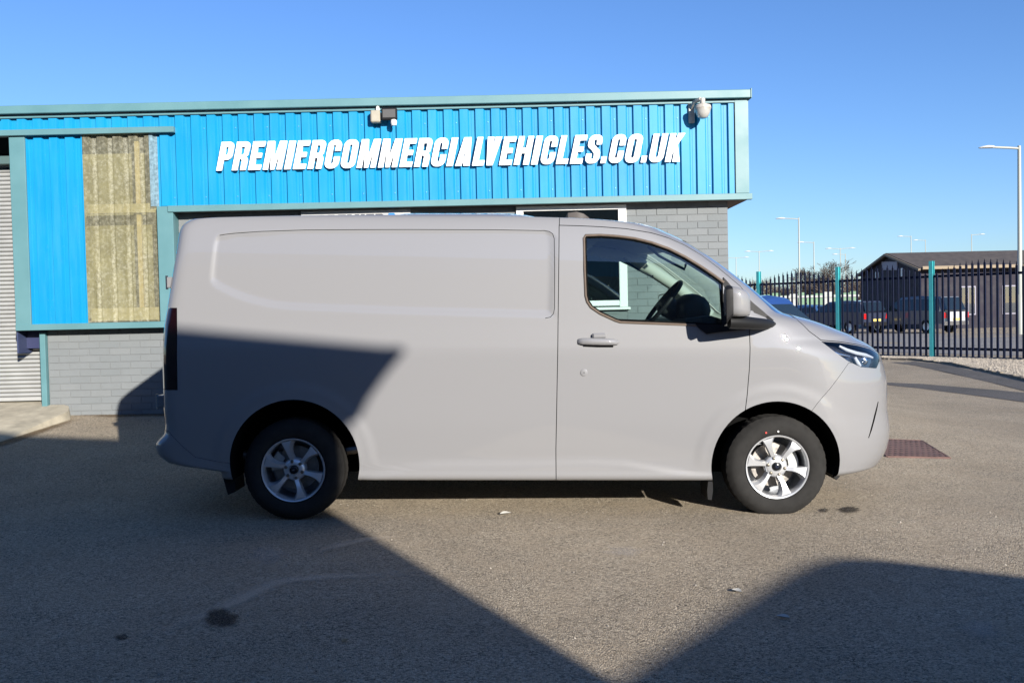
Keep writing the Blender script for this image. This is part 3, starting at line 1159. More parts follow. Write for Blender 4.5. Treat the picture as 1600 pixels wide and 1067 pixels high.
WID = dict(P=.56, R=.585, E=.525, M=.77, I=.315, C=.58, O=.60, A=.61, L=.50, V=.60, H=.625, S=.575, U=.60, K=.62)
WID["."] = .27
TEXT = "PREMIERCOMMERCIALVEHICLES.CO.UK"
CAP = 0.305
P0, P1 = at(338, 267, YF - 0.03), at(1062, 253, YF - 0.03)
GAP = 0.085
total = sum(WID[c] for c in TEXT) - GAP - 0.13
SX = (P1[0] - P0[0]) / total
sign = thing("sign_lettering", "raised white italic capital letters reading PREMIERCOMMERCIALVEHICLES.CO.UK fixed across the blue fascia", "sign", (float(P0[0]), YF - 0.03, float(P0[2])))


def letter_mesh(loops, size_x, size_z, shear, depth):
    cu = bpy.data.curves.new("letter", "CURVE")
    cu.dimensions = "2D"
    cu.fill_mode = "BOTH"
    cu.extrude = depth / 2
    for lp in loops:
        sp = cu.splines.new("POLY")
        sp.points.add(len(lp) - 1)
        for p, (x, z) in zip(sp.points, lp):
            p.co = (x * size_x + z * shear, z * size_z, 0, 1)
        sp.use_cyclic_u = True
    ob = bpy.data.objects.new("tmp", cu)
    me = bpy.data.meshes.new_from_object(ob)
    bpy.data.objects.remove(ob)
    bpy.data.curves.remove(cu)
    me.transform(Matrix.Rotation(R(90), 4, "X"))
    return me


LETTERS = {}
x = float(P0[0])
z_slope = (P1[2] - P0[2]) / (P1[0] - P0[0])
for ic, ch in enumerate(TEXT):
    if ch not in LETTERS:
        LETTERS[ch] = letter_mesh(glyph(ch, WID[ch] - GAP), SX, CAP, 0.068, 0.025)
    nm = "full_stop" if ch == "." else "letter"
    link(nm, LETTERS[ch], M["white_sign"], sign, (x, YF - 0.0225, float(P0[2]) + z_slope * (x - float(P0[0]))))
    x += (WID[ch] - (0.13 if TEXT[ic:ic + 2] == "LV" else 0)) * SX

# hanging sign board under the fascia
hb = thing("wall_sign", "pale sign board lettered PREMIER with a blue mark, showing above the van roof", "sign", (-1.7, YF + 0.1, 2.2))
x0 = float(at(470, 330, YF + 0.1)[0])
x1 = float(at(641, 330, YF + 0.1)[0])
MB().box((x0, YF + 0.1, 1.9), (x1, YF + 0.13, 2.483), 0.003).build("board", plain("sign_board", (0.4,0.4,0.39), 0.45), hb)
SIGNBLK = plain("sign_black", (0.02, 0.02, 0.025), 0.5)
xx = float(at(494, 334, YF + 0.098)[0])
for ch in "PREMIER":
    me_ = letter_mesh(glyph(ch, WID[ch] - GAP), 0.192, 0.20, 0.02, 0.004)
    link("letter", me_, SIGNBLK, hb, (xx, YF + 0.0975, 2.235))
    xx += WID[ch] * 0.192
p = at(613, 333, YF + 0.098)
MB().prism([(p[0] - 0.10, 2.22), (p[0] + 0.06, 2.22), (p[0] + 0.10, 2.33), (p[0] + 0.02, 2.44), (p[0] - 0.04, 2.44)], YF + 0.095, YF + 0.0995).build("logo", plain("logo_blue", (0.01, 0.16, 0.50), 0.4), hb)

# ------------------------------------------------------------------ floodlight with sensor
p = at(608, 179, YF - 0.12)
fl = thing("floodlight", "small black floodlight with cream sensor box on the fascia above the lettering", "floodlight", (float(p[0]), YF, float(p[2])))
cx, cz = float(p[0]), float(p[2])
MB().box((cx - 0.085, YF - 0.13, cz - 0.06), (cx + 0.085, YF - 0.075, cz + 0.07), 0.012).build("lamp_housing", M["black_plastic"], fl)
MB().box((cx - 0.068, YF - 0.1335, cz - 0.035), (cx + 0.068, YF - 0.131, cz + 0.052), 0.001).build("lens", plain("flood_lens", (0.075, 0.072, 0.068), 0.3), fl)
MB().box((cx - 0.015, YF - 0.075, cz - 0.03), (cx + 0.015, YF + 0.03, cz + 0.01)).build("bracket", M["black_plastic"], fl)
MB().lathe([(0.0001, -0.03), (0.028, -0.028), (0.034, 0.0), (0.03, 0.03), (0.0001, 0.035)], (cx + 0.045, YF - 0.10, cz - 0.085), "z", 16).build("motion_sensor", M["white_frame"], fl, 40)
CREAM = plain("cream_plastic", (0.27, 0.245, 0.195), 0.5, var=0.1)
MB().box((cx - 0.205, YF - 0.10, cz - 0.075), (cx - 0.10, YF + 0.0, cz + 0.055), 0.012).build("junction_box", CREAM, fl)
MB().lathe([(0.0001, -0.03), (0.02, -0.03), (0.022, 0.0), (0.014, 0.03), (0.0001, 0.03)], (cx - 0.13, YF - 0.05, cz + 0.075), "z", 12).build("gland", M["white_frame"], fl, 40)

# dome camera on a bracket
p = at(1098, 172, YF - 0.16)
cx, cz = float(p[0]), float(p[2])
dc = thing("security_camera", "white dome security camera on a wall bracket near the right end of the fascia", "camera", (cx, YF, cz))
CAMW = plain("camera_shell", (0.34, 0.315, 0.28), 0.4, var=0.2, vscale=25)
MB().lathe([(0.0001, 0.065), (0.05, 0.062), (0.085, 0.045), (0.09, 0.015), (0.084, 0.005), (0.084, -0.005)], (cx, YF - 0.16, cz), "z", 28).build("shell", CAMW, dc, 40)
MB().lathe([(0.083, -0.005), (0.075, -0.04), (0.055, -0.078), (0.03, -0.092), (0.0001, -0.097)], (cx, YF - 0.16, cz), "z", 28).build("dome", plain("camera_dome", (0.34, 0.33, 0.31), 0.12, coat=0.8), dc, 60)
MB().tube([(cx, YF - 0.16, cz + 0.055), (cx, YF - 0.16, cz + 0.12)], 0.028, 14).build("neck", CAMW, dc, 40)
MB().box((cx - 0.125, YF - 0.03, cz - 0.11), (cx - 0.06, YF - 0.001, cz + 0.10), 0.006).build("wall_plate", CAMW, dc)
MB().tube([(cx - 0.09, YF - 0.03, cz + 0.05), (cx - 0.075, YF - 0.09, cz + 0.10), (cx - 0.02, YF - 0.16, cz + 0.115)], 0.022, 10).build("bracket_arm", CAMW, dc, 50)
# ------------------------------------------------------------------ the van
RAKE = R(1.3)
PVX, PVZ = 0.13, 0.35
YN = 7.0                         # centre line
HW = 1.0                         # half width at the belt


def b2w(P):
    P = np.asarray(P, float)
    c, s = math.cos(RAKE), math.sin(RAKE)
    dx, dz = P[..., 0] - PVX, P[..., 2] - PVZ
    return np.stack([PVX + dx * c + dz * s, YN + P[..., 1], PVZ - dx * s + dz * c], -1)


def w2b(P):
    P = np.asarray(P, float)
    c, s = math.cos(RAKE), math.sin(RAKE)
    dx, dz = P[..., 0] - PVX, P[..., 2] - PVZ
    return np.stack([PVX + dx * c - dz * s, P[..., 1] - YN, PVZ + dx * s + dz * c], -1)


SIL_FRONT = [(640, 335.8), (760, 336.5), (813, 338.5), (874, 340), (920, 341.5), (965, 345), (1004, 350), (1030.6, 357.5), (1057, 369.5), (1083, 383.5), (1109, 400.5), (1135.6, 419.5),
             (1156.6, 435.5), (1175, 449.5), (1200, 471), (1225, 491), (1240, 492.8), (1270, 500.6), (1300, 511.8), (1330, 524.2), (1354, 536), (1369, 546.5), (1376, 556), (1381, 572), (1385.6, 590),
             (1386.5, 614), (1386.8, 640), (1389, 655), (1390.7, 670), (1389.5, 685), (1386, 700), (1377, 719), (1364.4, 731.5), (1337.6, 740.5), (1310.8, 742.5), (1295, 765)]
SIL_REAR = [(640, 335.8), (502, 336.2), (397, 338.5), (345, 339.8), (313, 340.5), (300, 343), (291, 347.5), (285, 352), (281, 360), (279, 372), (275.5, 396), (271, 421), (266.5, 450), (261.5, 482),
            (257, 507), (254.5, 540), (254, 571), (255, 600), (256, 640), (259, 662), (257, 678), (245, 690), (243, 698), (247, 711), (263, 723), (298, 731), (345, 735.5), (352, 765)]
OUT = np.array(SIL_FRONT + SIL_REAR[::-1][:-1])


def inside(P, poly=OUT):
    x, y = P[:, 0][:, None], P[:, 1][:, None]
    a, b = poly, np.roll(poly, -1, 0)
    c = ((a[:, 1] > y) != (b[:, 1] > y)) & (x < (b[:, 0] - a[:, 0]) * (y - a[:, 1]) / (b[:, 1] - a[:, 1] + 1e-12) + a[:, 0])
    return (c.sum(1) % 2) == 1


# half width by height, end-curve depth by height
W_F = pchip([.20, .24, .265, .30, .36, .46, .62, .85, .99, 1.045, 1.085, 1.14, 1.24, 1.40, 1.60, 1.75, 1.86, 1.915, 1.945, 1.962, 1.974, 1.983],
            [.90, .955, .968, .965, .966, .974, .985, .9920, .9955, .9965, .9955, .9885, .9735, .955, .931, .909, .884, .862, .838, .805, .76, .69])
D_F = pchip([.2, .5, .75, 1.0, 1.12, 1.25, 1.40, 1.6, 1.9, 1.99], [.72, .78, .82, .86, .86, .60, .42, .36, .36, .40])
N_F = pchip([.2, .6, 1.0, 1.25, 1.6, 2.0], [2.5, 2.5, 2.5, 2.6, 2.7, 2.6])
DR_F = pchip([.2, .55, .7, .8, 1.8, 1.99], [.30, .26, .22, .20, .20, .22])
NFR, NSD, NRR = 34, 230, 16


def corner(n, N):
    a = np.linspace(0, math.pi / 2, N)
    rr = (np.cos(a) ** n + np.sin(a) ** n) ** (-1 / n)
    return rr * np.cos(a), rr * np.sin(a)         # along x, along eta


def half_ring(z, xf, xr, W, d, n, dr, nsd=None):
    """near half of a plan curve: rear centre -> rear corner -> side -> front corner -> front centre"""
    nsd = nsd or NSD
    cx, ce = corner(6.0, NRR)
    rear = np.stack([xr + dr * (1 - cx), -W * ce], -1)
    fx, fe = corner(n, NFR)
    front = np.stack([xf - d + d * fx, -W * fe], -1)[::-1]
    xs = np.linspace(xr + dr, xf - d, nsd + 2)[1:-1]
    side = np.stack([xs, np.full(nsd, -W)], -1)
    P = np.concatenate([rear, side, front], 0)
    return np.concatenate([P, np.full((len(P), 1), z)], 1)


LEV = np.concatenate([np.arange(.235, .30, .0125), np.arange(.30, .46, .02), np.arange(.46, .76, .01), np.arange(.76, .92, .02), np.arange(.92, 1.16, .0125), np.arange(1.16, 1.86, .02), np.arange(1.86, 1.95, .008), np.arange(1.95, 1.9841, .0034)])
LEV = np.unique(np.round(LEV, 4))
LEV = LEV[np.concatenate([[True], np.diff(LEV) > .002])]
XF, XR = [], []
for z in LEV:
    W, d, n, dr = float(W_F(z)), float(D_F(z)), float(N_F(z)), float(DR_F(z))

    def okf(xf):
        P = half_ring(z, xf, -2.0, W, d, n, dr, 3)[-NFR:]
        Q = np.concatenate([P, P * np.array([1, -1, 1])], 0)
        return inside(proj(b2w(Q))).all()

    def okr(xr):
        P = half_ring(z, 1.0, xr, W, d, n, dr, 3)[:NRR]
        Q = np.concatenate([P, P[-6:] * np.array([1, -1, 1])], 0)
        return inside(proj(b2w(Q))).all()
    lo, hi = 0.2, 3.0
    for _ in range(26):
        mid = (lo + hi) / 2
        lo, hi = (mid, hi) if okf(mid) else (lo, mid)
    XF.append(lo)
    lo, hi = -0.8, -2.9
    for _ in range(26):
        mid = (lo + hi) / 2
        lo, hi = (mid, hi) if okr(mid) else (lo, mid)
    XR.append(lo)
XF, XR = np.array(XF), np.array(XR)
XF_RAW = XF.copy()


def smooth1(a, z, s):
    K = np.exp(-0.5 * ((z[:, None] - z[None, :]) / s) ** 2)
    K /= K.sum(1, keepdims=True)
    return K @ a


low = LEV < 1.9
XF = np.where(low, smooth1(XF, LEV, .012), XF)
XR = np.where(low, smooth1(XR, LEV, .005), XR)
XF_I = lambda z: np.interp(z, LEV, XF)
XR_I = lambda z: np.interp(z, LEV, XR)
VAN_DEBUG = dict(LEV=LEV, XF=XF, XR=XR)


def sdf(P, poly):
    """signed distance (negative inside) of 2D points to a polygon"""
    poly = np.asarray(poly, float)
    a, b = poly, np.roll(poly, -1, 0)
    best = np.full(len(P), 1e9)
    for p, q in zip(a, b):
        e = q - p
        t = np.clip(((P - p) @ e) / (e @ e + 1e-12), 0, 1)
        best = np.minimum(best, np.hypot(*(P - p - t[:, None] * e).T))
    return np.where(inside(P, poly), -best, best)


def side_b(px, py):
    """photo pixel -> (x, z) on the near side skin"""
    z = 1.0
    for _ in range(8):
        P = w2b(at(px, py, YN - float(W_F(z))))
        z = float(P[2])
    return np.array([P[0], P[2]])


def round_poly(pts, r, n=5):
    out = []
    m = len(pts)
    pts = [np.array(p, float) for p in pts]
    for i in range(m):
        p0, p, p1 = pts[i - 1], pts[i], pts[(i + 1) % m]
        rr = r[i] if isinstance(r, (list, tuple)) else r
        a, b = p0 - p, p1 - p
        la, lb = np.linalg.norm(a), np.linalg.norm(b)
        q = min(rr, la * .48, lb * .48)
        if q < 1e-4:
            out.append(p)
            continue
        A, B = p + a / la * q, p + b / lb * q
        for k in range(n + 1):
            t = k / n
            out.append((1 - t) ** 2 * A + 2 * t * (1 - t) * p + t * t * B)
    return np.array(out)


PANEL = round_poly([side_b(*p) for p in [(337, 368), (366, 364.5), (408, 361.5), (476, 359.2), (640, 358.6), (770, 359), (866, 361), (867, 497), (640, 491.5), (520, 487), (430, 483), (380, 470), (340, 451), (327, 440)]],
                   [.04, .1, .1, .1, .1, .1, .05, .05, .1, .1, .12, .14, .14, .06])
FHUB, RHUB = np.array([1.0, 1.0]), None
hubF = side_b(1212.3, 727)
hubR = side_b(460.8, 724.5)
AR = 0.419
# sill scallop line
SC_PTS = np.array([side_b(*p) for p in [(560, 749), (585, 746.5), (613, 738.5), (640, 731), (672, 726), (720, 724.5), (800, 724), (868, 723), (920, 721.5), (975, 724), (1040, 735), (1085, 742.5), (1115, 745)]])


def inset(x, z):
    P = np.stack([x, z], -1)
    d = np.zeros(len(P))
    # pressed side panel: firm edge at the top, soft at the bottom
    s = sdf(P, PANEL)
    soft = 0.009 + 0.016 * (1 - smoothstep(1.25, 1.75, z))
    d += 0.009 * (1 - smoothstep(-2 * soft, 0.0, s))
    # wheel arch flares
    for h in (hubF, hubR):
        r = np.hypot(x - h[0], z - h[1])
        fz = smoothstep(.27, .40, z)
        d -= 0.008 * (1 - smoothstep(.478, .545, r)) * fz
        d -= 0.003 * (1 - smoothstep(.42, .455, r)) * fz
    # sill scallop: skirt steps out below the line
    zl = np.interp(x, SC_PTS[:, 0], SC_PTS[:, 1])
    inx = smoothstep(-1.0, -.9, x) * (1 - smoothstep(1.22, 1.30, x))
    d -= 0.007 * (1 - smoothstep(zl - .016, zl + .026, z)) * inx
    # rear shoulder crease
    return d


rings = []
for z, xf, xr in zip(LEV, XF, XR):
    W = float(W_F(z))
    P = half_ring(z, xf, xr, W, float(D_F(z)), float(N_F(z)), float(DR_F(z)))
    wgt = np.abs(P[:, 1] / W) ** 8
    P[:, 1] += inset(P[:, 0], P[:, 2]) * wgt
    P[0, 1] = P[-1, 1] = 0
    far = P[1:-1][::-1] * np.array([1, -1, 1])
    rings.append(np.concatenate([P, far], 0))
rings = np.array(rings)
NL, NP_, _ = rings.shape


def ring_mesh(name, rg):
    nl, npt, _ = rg.shape
    vs = b2w(rg.reshape(-1, 3))
    fs = []
    for i in range(nl - 1):
        for k in range(npt):
            fs.append((i * npt + k, i * npt + (k + 1) % npt, (i + 1) * npt + (k + 1) % npt, (i + 1) * npt + k))
    fs.append(tuple(range(npt - 1, -1, -1)))
    fs.append(tuple((nl - 1) * npt + k for k in range(npt)))
    me = bpy.data.meshes.new(name)
    me.from_pydata(vs.tolist(), [], fs)
    bm = bmesh.new()
    bm.from_mesh(me)
    bmesh.ops.recalc_face_normals(bm, faces=bm.faces)
    bm.to_mesh(me)
    bm.free()
    return me


BODY0 = ring_mesh("van_solid", rings)
BODY0.calc_loop_triangles()
_co = np.empty(len(BODY0.vertices) * 3)
BODY0.vertices.foreach_get("co", _co)
_co = _co.reshape(-1, 3)
_no = np.array([v.normal[:] for v in BODY0.vertices])
_tri = np.array([t.vertices[:] for t in BODY0.loop_triangles])
BVH0 = BVHTree.FromPolygons(_co.tolist(), _tri.tolist())


def skin(px, py, off=0.0):
    """photo pixel -> world point on the uncut skin (falls back to the side plane)"""
    d = ray(px, py)
    h = BVH0.ray_cast(Vector(CP), Vector(d))
    if h[0] is None:
        return None
    return np.array(h[0] + h[1] * off)


def skin_b(px, py):
    h = skin(px, py)
    k = 0
    while h is None and k < 40:        # walk towards the middle of the van until the ray meets it
        k += 1
        h = skin(px - 0.6 * k if px > 800 else px + 0.6 * k, py + 0.3 * k)
    b = w2b(h)
    return np.array([b[0], b[2]])


def boolean(a, b, op):
    oa = bpy.data.objects.new("tmp_a", a)
    ob = bpy.data.objects.new("tmp_b", b)
    COL.objects.link(oa)
    COL.objects.link(ob)
    md = oa.modifiers.new("b", "BOOLEAN")
    md.operation = op
    md.object = ob
    md.solver = "MANIFOLD"
    dg = bpy.context.evaluated_depsgraph_get()
    dg.update()
    me = bpy.data.meshes.new_from_object(oa.evaluated_get(dg))
    bpy.data.objects.remove(oa)
    bpy.data.objects.remove(ob)
    return me


def prism_b(poly, e0, e1):
    """solid prism: polygon in van (x, z), extruded across the van from e0 to e1"""
    mb = MB()
    n = len(poly)
    vs = [(p[0], e0, p[1]) for p in poly] + [(p[0], e1, p[1]) for p in poly]
    vs = b2w(np.array(vs))
    mb.add(vs, [tuple(range(n - 1, -1, -1)), tuple(range(n, 2 * n))] + [(i, (i + 1) % n, n + (i + 1) % n, n + i) for i in range(n)])
    return mb.mesh("cutter")


def offset_poly(poly, d):
    """grow (d>0) or shrink a polygon by d"""
    poly = np.asarray(poly, float)
    area = 0.5 * np.sum(poly[:, 0] * np.roll(poly[:, 1], -1) - np.roll(poly[:, 0], -1) * poly[:, 1])
    sg = 1 if area > 0 else -1
    out = []
    n = len(poly)
    for i in range(n):
        p0, p, p1 = poly[i - 1], poly[i], poly[(i + 1) % n]
        e0, e1 = p - p0, p1 - p
        n0 = np.array([e0[1], -e0[0]]) / (np.linalg.norm(e0) + 1e-9)
        n1 = np.array([e1[1], -e1[0]]) / (np.linalg.norm(e1) + 1e-9)
        m = n0 + n1
        m /= (np.linalg.norm(m) + 1e-9)
        k = 1 / max(0.5, float(m @ n0))
        out.append(p + m * d * k * sg)
    return np.array(out)


def cut_prism(me, poly, e0, e1, op="DIFFERENCE"):
    c = prism_b(poly, e0, e1)
    r = boolean(me, c, op)
    bpy.data.meshes.remove(c)
    return r


def both(me, poly, e0, e1):
    return cut_prism(cut_prism(me, poly, e0, e1), poly, -e1, -e0)


NTRI = _tri


def finish(me, origin, inner_idx=1, cabin_idx=None):
    """give outer faces the smooth skin normals and faces made by cuts the inner material"""
    me.validate()
    nl = len(me.loops)
    nrm = np.zeros((nl, 3))
    mats = []
    cache = {}
    for v in me.vertices:
        loc, n, idx, dist = BVH0.find_nearest(v.co)
        if dist < 0.0012:
            t = _tri[idx]
            p = np.array(loc)
            A, B, C = _co[t[0]], _co[t[1]], _co[t[2]]
            v0, v1, v2 = B - A, C - A, p - A
            d00, d01, d11, d20, d21 = v0 @ v0, v0 @ v1, v1 @ v1, v2 @ v0, v2 @ v1
            den = d00 * d11 - d01 * d01
            if abs(den) < 1e-18:
                q = _no[t[0]]
            else:
                b = (d11 * d20 - d01 * d21) / den
                c = (d00 * d21 - d01 * d20) / den
                q = _no[t[0]] * (1 - b - c) + _no[t[1]] * b + _no[t[2]] * c
            cache[v.index] = (q / (np.linalg.norm(q) + 1e-9), np.array(n))
    for p in me.polygons:
        fn = np.array(p.normal)
        on = all(i in cache for i in p.vertices)
        if on:
            loc, n, idx, dist = BVH0.find_nearest(p.center)
            on = dist < 0.004 and np.dot(n, fn) > 0.8
        if on:
            mats.append(0)
        else:
            cb = w2b(np.array(p.center))
            cabin = len(me.materials) != 99 and cabin_idx is not None and .16 < cb[0] < 1.9 and abs(cb[1]) < float(W_F(cb[2])) - .055 and cb[2] > 1.24
            mats.append(cabin_idx if cabin else inner_idx)
        for li, vi in zip(p.loop_indices, p.vertices):
            nrm[li] = cache[vi][0] if on and np.dot(cache[vi][0], fn) > 0.55 else fn
    me.polygons.foreach_set("material_index", mats)
    me.polygons.foreach_set("use_smooth", [True] * len(me.polygons))
    me.normals_split_custom_set(nrm.tolist())
    me.transform(Matrix.Translation(-Vector(origin)))
    return np.array(mats)


def outer_only(me, shrink=0.0):
    """just the skin faces of a cut piece, as a sheet"""
    bm = bmesh.new()
    bm.from_mesh(me)
    rm = []
    for f in bm.faces:
        loc, n, idx, dist = BVH0.find_nearest(f.calc_center_median())
        if not (dist < 0.004 and n.dot(f.normal) > 0.8):
            rm.append(f)
    bmesh.ops.delete(bm, geom=rm, context="FACES")
    if shrink:
        bm.normal_update()
        for v in bm.verts:
            loc, n, idx, dist = BVH0.find_nearest(v.co)
            v.co -= n * shrink
    m2 = bpy.data.meshes.new("sheet")
    bm.to_mesh(m2)
    bm.free()
    m2.polygons.foreach_set("use_smooth", [True] * len(m2.polygons))
    return m2


# outlines -----------------------------------------------------------------
DOOR = np.array([side_b(*p) for p in [(868.2, 756), (868.6, 700), (870.5, 600), (872, 500), (873, 420), (873.6, 352.2)]] +
                [skin_b(*p) for p in [(905, 353), (939, 354.6), (978, 357.6), (1017.5, 364), (1044, 371.8), (1070, 383.3), (1096, 398.8), (1122.5, 418.6), (1143.5, 436), (1156.6, 447), (1164.5, 457), (1167.5, 470)]] +
                [side_b(*p) for p in [(1169, 495), (1171, 517), (1172, 544), (1171, 575), (1168, 610), (1164, 640), (1150, 668), (1130, 710), (1120, 756)]])
GLASS = np.array([side_b(*p) for p in [(914.5, 372.5), (916, 370), (939, 369.4), (965, 371.2), (991, 374.6), (1017.5, 381), (1043.7, 390.2), (1070, 403.2), (1096, 419), (1115, 431.8), (1129.5, 442.5), (1129.5, 470), (1132, 508),
                                       (1088, 506), (1030, 503.8), (970, 501.6), (962, 499), (938.7, 488.3), (925, 479), (919.5, 471), (917, 462), (915.3, 420)]])
BON = np.array([skin_b(*p) for p in [(1238, 493.5), (1246, 500.5), (1264.5, 517.8), (1283, 531.5), (1311, 533.8), (1340, 538.3), (1359.6, 543.5), (1371, 550.5)]])
BON = np.concatenate([BON, [[2.9, BON[-1][1] - .02], [2.9, 1.6], [BON[0][0] + .02, BON[0][1] + .02]]], 0)
LAMP = np.array([skin_b(*p) for p in [(1284, 534), (1311, 536), (1340, 540.5), (1359.6, 545.8), (1372, 553.5), (1374, 562), (1369, 575), (1345, 573), (1325.4, 564), (1306, 550.5)]])
LAMP = np.array(LAMP)
SEAM = np.array([skin_b(*p) for p in [(1326, 567), (1312, 587), (1297, 607), (1278, 629), (1266, 645)]])
TAIL = np.array([side_b(*p) for p in [(276, 481.5), (276.2, 540), (277, 609)]] + [[-3.0, side_b(277, 609)[1]], [-3.0, side_b(276, 481.5)[1]]])
RBUMP = np.array([side_b(*p) for p in [(262, 674), (285, 697), (305, 714), (346, 722), (380, 724)]] + [[-1.3, 0.0], [-3.0, 0.0], [-3.0, side_b(255, 674)[1]]])

ORGV = (0.13, YN, 0.0)
van = thing("panel_van", "grey panel van parked side-on in front of the blue unit, rear half in shadow", "van", ORGV)

# cabin space and cuts -------------------------------------------------------
cav = []
for z in np.linspace(.62, 1.90, 40):
    W = float(W_F(z)) - .085
    d = float(D_F(z))
    xf = float(XF_I(z)) - .10
    if z < 1.19:
        xf = min(xf, 1.24)
        d = .12
    P = half_ring(z, xf, 0.18, W, min(d, xf - .3 if xf > .6 else .1), float(N_F(z)), .05, 30)
    cav.append(np.concatenate([P, P[1:-1][::-1] * np.array([1, -1, 1])], 0))
CAVITY = ring_mesh("cavity", np.array(cav))
scr_ = []
for z in np.linspace(1.235, 1.80, 16):
    W = float(W_F(z))
    hwid = W - .13
    xf = float(XF_I(z))
    scr_.append(np.array([(xf - .5, -hwid, z), (xf + .15, -hwid, z), (xf + .15, hwid, z), (xf - .5, hwid, z)]))
SCREEN_CUT = ring_mesh("screen_cut", np.array(scr_))


def arch_cut(h, e0, e1):
    n = 72
    poly = [(h[0] + AR * math.cos(2 * math.pi * i / n), h[1] + AR * math.sin(2 * math.pi * i / n)) for i in range(n)]
    return prism_b(np.array(poly), e0, e1)


body = BODY0.copy()
for h in (hubF, hubR):
    for e0, e1 in ((-1.2, -.62), (.62, 1.2)):
        body = boolean(body, arch_cut(h, e0, e1), "DIFFERENCE")
        hb_ = np.array([(h[0] - AR + .012, .1), (h[0] + AR - .012, .1), (h[0] + AR - .012, h[1]), (h[0] - AR + .012, h[1])])
        body = cut_prism(body, hb_, e0, e1)
PAINTED = [M["paint"], M["gap"], M["headliner"]]
SOLID = [M["paint"], M["paint"]]
pieces = []
# windscreen sheet, then open the screen
ws = boolean(body, SCREEN_CUT, "INTERSECT")
screen_glass = outer_only(ws, 0.004)
bonnet = cut_prism(body, offset_poly(BON, -.0022), -1.2, 1.2, "INTERSECT")
body = cut_prism(body, offset_poly(BON, .0022), -1.2, 1.2)
lamps, lamp_glass, lamp_house = [], [], []
for e0, e1 in ((-1.2, -.36), (.36, 1.2)):
    c = cut_prism(body, LAMP, e0, e1, "INTERSECT")
    lamp_glass.append(outer_only(c, 0.001))
    lamp_house.append(outer_only(c, 0.035))
    body = cut_prism(body, offset_poly(LAMP, .002), e0, e1)
bump_poly = np.concatenate([SEAM[::-1], [[2.0, 1.02], [3.0, 1.02], [3.0, 0.0], [hubF[0] + .2, 0.0], [hubF[0] + .2, SEAM[-1][1]]]], 0)
TOPB = SEAM[0]
bump_poly = np.array(list(SEAM[::-1]) + [[3.0, TOPB[1]], [3.0, 0.0], [hubF[0] + .15, 0.0], [hubF[0] + .15, SEAM[-1][1] - .01]])
bumper = cut_prism(body, offset_poly(bump_poly, -.0012), -1.2, 1.2, "INTERSECT")
body = cut_prism(body, offset_poly(bump_poly, .0012), -1.2, 1.2)
tails = []
for e0, e1 in ((-1.2, -.80), (.80, 1.2)):
    tails.append(cut_prism(body, offset_poly(TAIL, -.002), e0, e1, "INTERSECT"))
    body = cut_prism(body, offset_poly(TAIL, .002), e0, e1)
rbump = cut_prism(body, offset_poly(RBUMP, -.001), -1.2, 1.2, "INTERSECT")
body = cut_prism(body, offset_poly(RBUMP, .001), -1.2, 1.2)
body = boolean(body, CAVITY, "DIFFERENCE")
body = boolean(body, SCREEN_CUT, "DIFFERENCE")
doors, side_glass = [], []
GLASS_S = offset_poly(GLASS, -.001)
skinbody = BODY0
for e0, e1 in ((-1.2, -.76), (.76, 1.2)):
    d = cut_prism(body, offset_poly(DOOR, -.0024), e0, e1, "INTERSECT")
    body = cut_prism(body, offset_poly(DOOR, .0024), e0, e1)
    g_ = cut_prism(d, GLASS, e0, e1, "INTERSECT")
    side_glass.append(outer_only(g_, 0.006))
    d = cut_prism(d, GLASS, e0, e1)
    doors.append(d)
# thin roof seam above the door and rear door seam
s0, s1 = side_b(873.8, 352), skin_b(874.4, 341.6)
for e0, e1 in ((-1.2, -.55), (.55, 1.2)):
    pass
seam = np.array([s0 + (-.0022, -.01), s0 + (.0022, -.01), s1 + (.0022, .02), s1 + (-.0022, .02)])
sk = cut_prism(body, seam, -1.2, -.80)
body = cut_prism(sk, seam, .80, 1.2)


i_top = [p for p in PANEL]
jl = np.array([side_b(*p) for p in [(343, 368.0), (352, 366.4), (366, 364.8), (408, 361.8), (476, 359.6), (560, 359.0), (640, 358.8), (770, 359.2), (850, 360.6), (858, 361.8), (863.5, 365.5), (866, 373), (866.6, 420), (866.4, 482), (864.8, 490), (860, 495.5), (852, 497.2)]])
lft, rgt = [], []
for i in range(len(jl)):
    dd_ = jl[min(i + 1, len(jl) - 1)] - jl[max(i - 1, 0)]
    nn_ = np.array([-dd_[1], dd_[0]]) / np.linalg.norm(dd_) * .0019
    lft.append(jl[i] + nn_)
    rgt.append(jl[i] - nn_)
body = cut_prism(body, np.array(lft + rgt[::-1]), -1.2, -.835)


def put(name, me, mats, parent, origin=ORGV, label=None):
    me.materials.clear()
    for m in mats:
        me.materials.append(m)
    finish(me, origin, 1, 2 if len(mats) > 2 else None)
    o = link(name, me, None, parent, origin)
    if label:
        o["label"] = label
    return o


def put_sheet(name, me, mat, parent, origin=ORGV):
    me.transform(Matrix.Translation(-Vector(origin)))
    me.materials.clear()
    o = link(name, me, None, parent, origin)
    me.materials.append(mat)
    return o


put("body", body, PAINTED, van)
bon = put("bonnet", bonnet, PAINTED, van)
fb = put("front_bumper", bumper, PAINTED, van)
rb = put("rear_bumper", rbump, PAINTED, van)
dr = [put("front_door", d, PAINTED, van) for d in doors]
for d_, g_ in zip(dr, side_glass):
    put_sheet("window_glass", g_, M["van_glass"], d_)
put_sheet("windscreen", screen_glass, M["van_glass"], van)
tl = [put("tail_light", t, [M["red_lens"], M["red_lens"]], van) for t in tails]
for hs_, gl_ in zip(lamp_house, lamp_glass):
    o = put_sheet("headlight", hs_, M["lens_inner"], van)
    put_sheet("lens", gl_, M["lens_glass"], o)
    lamps.append(o)


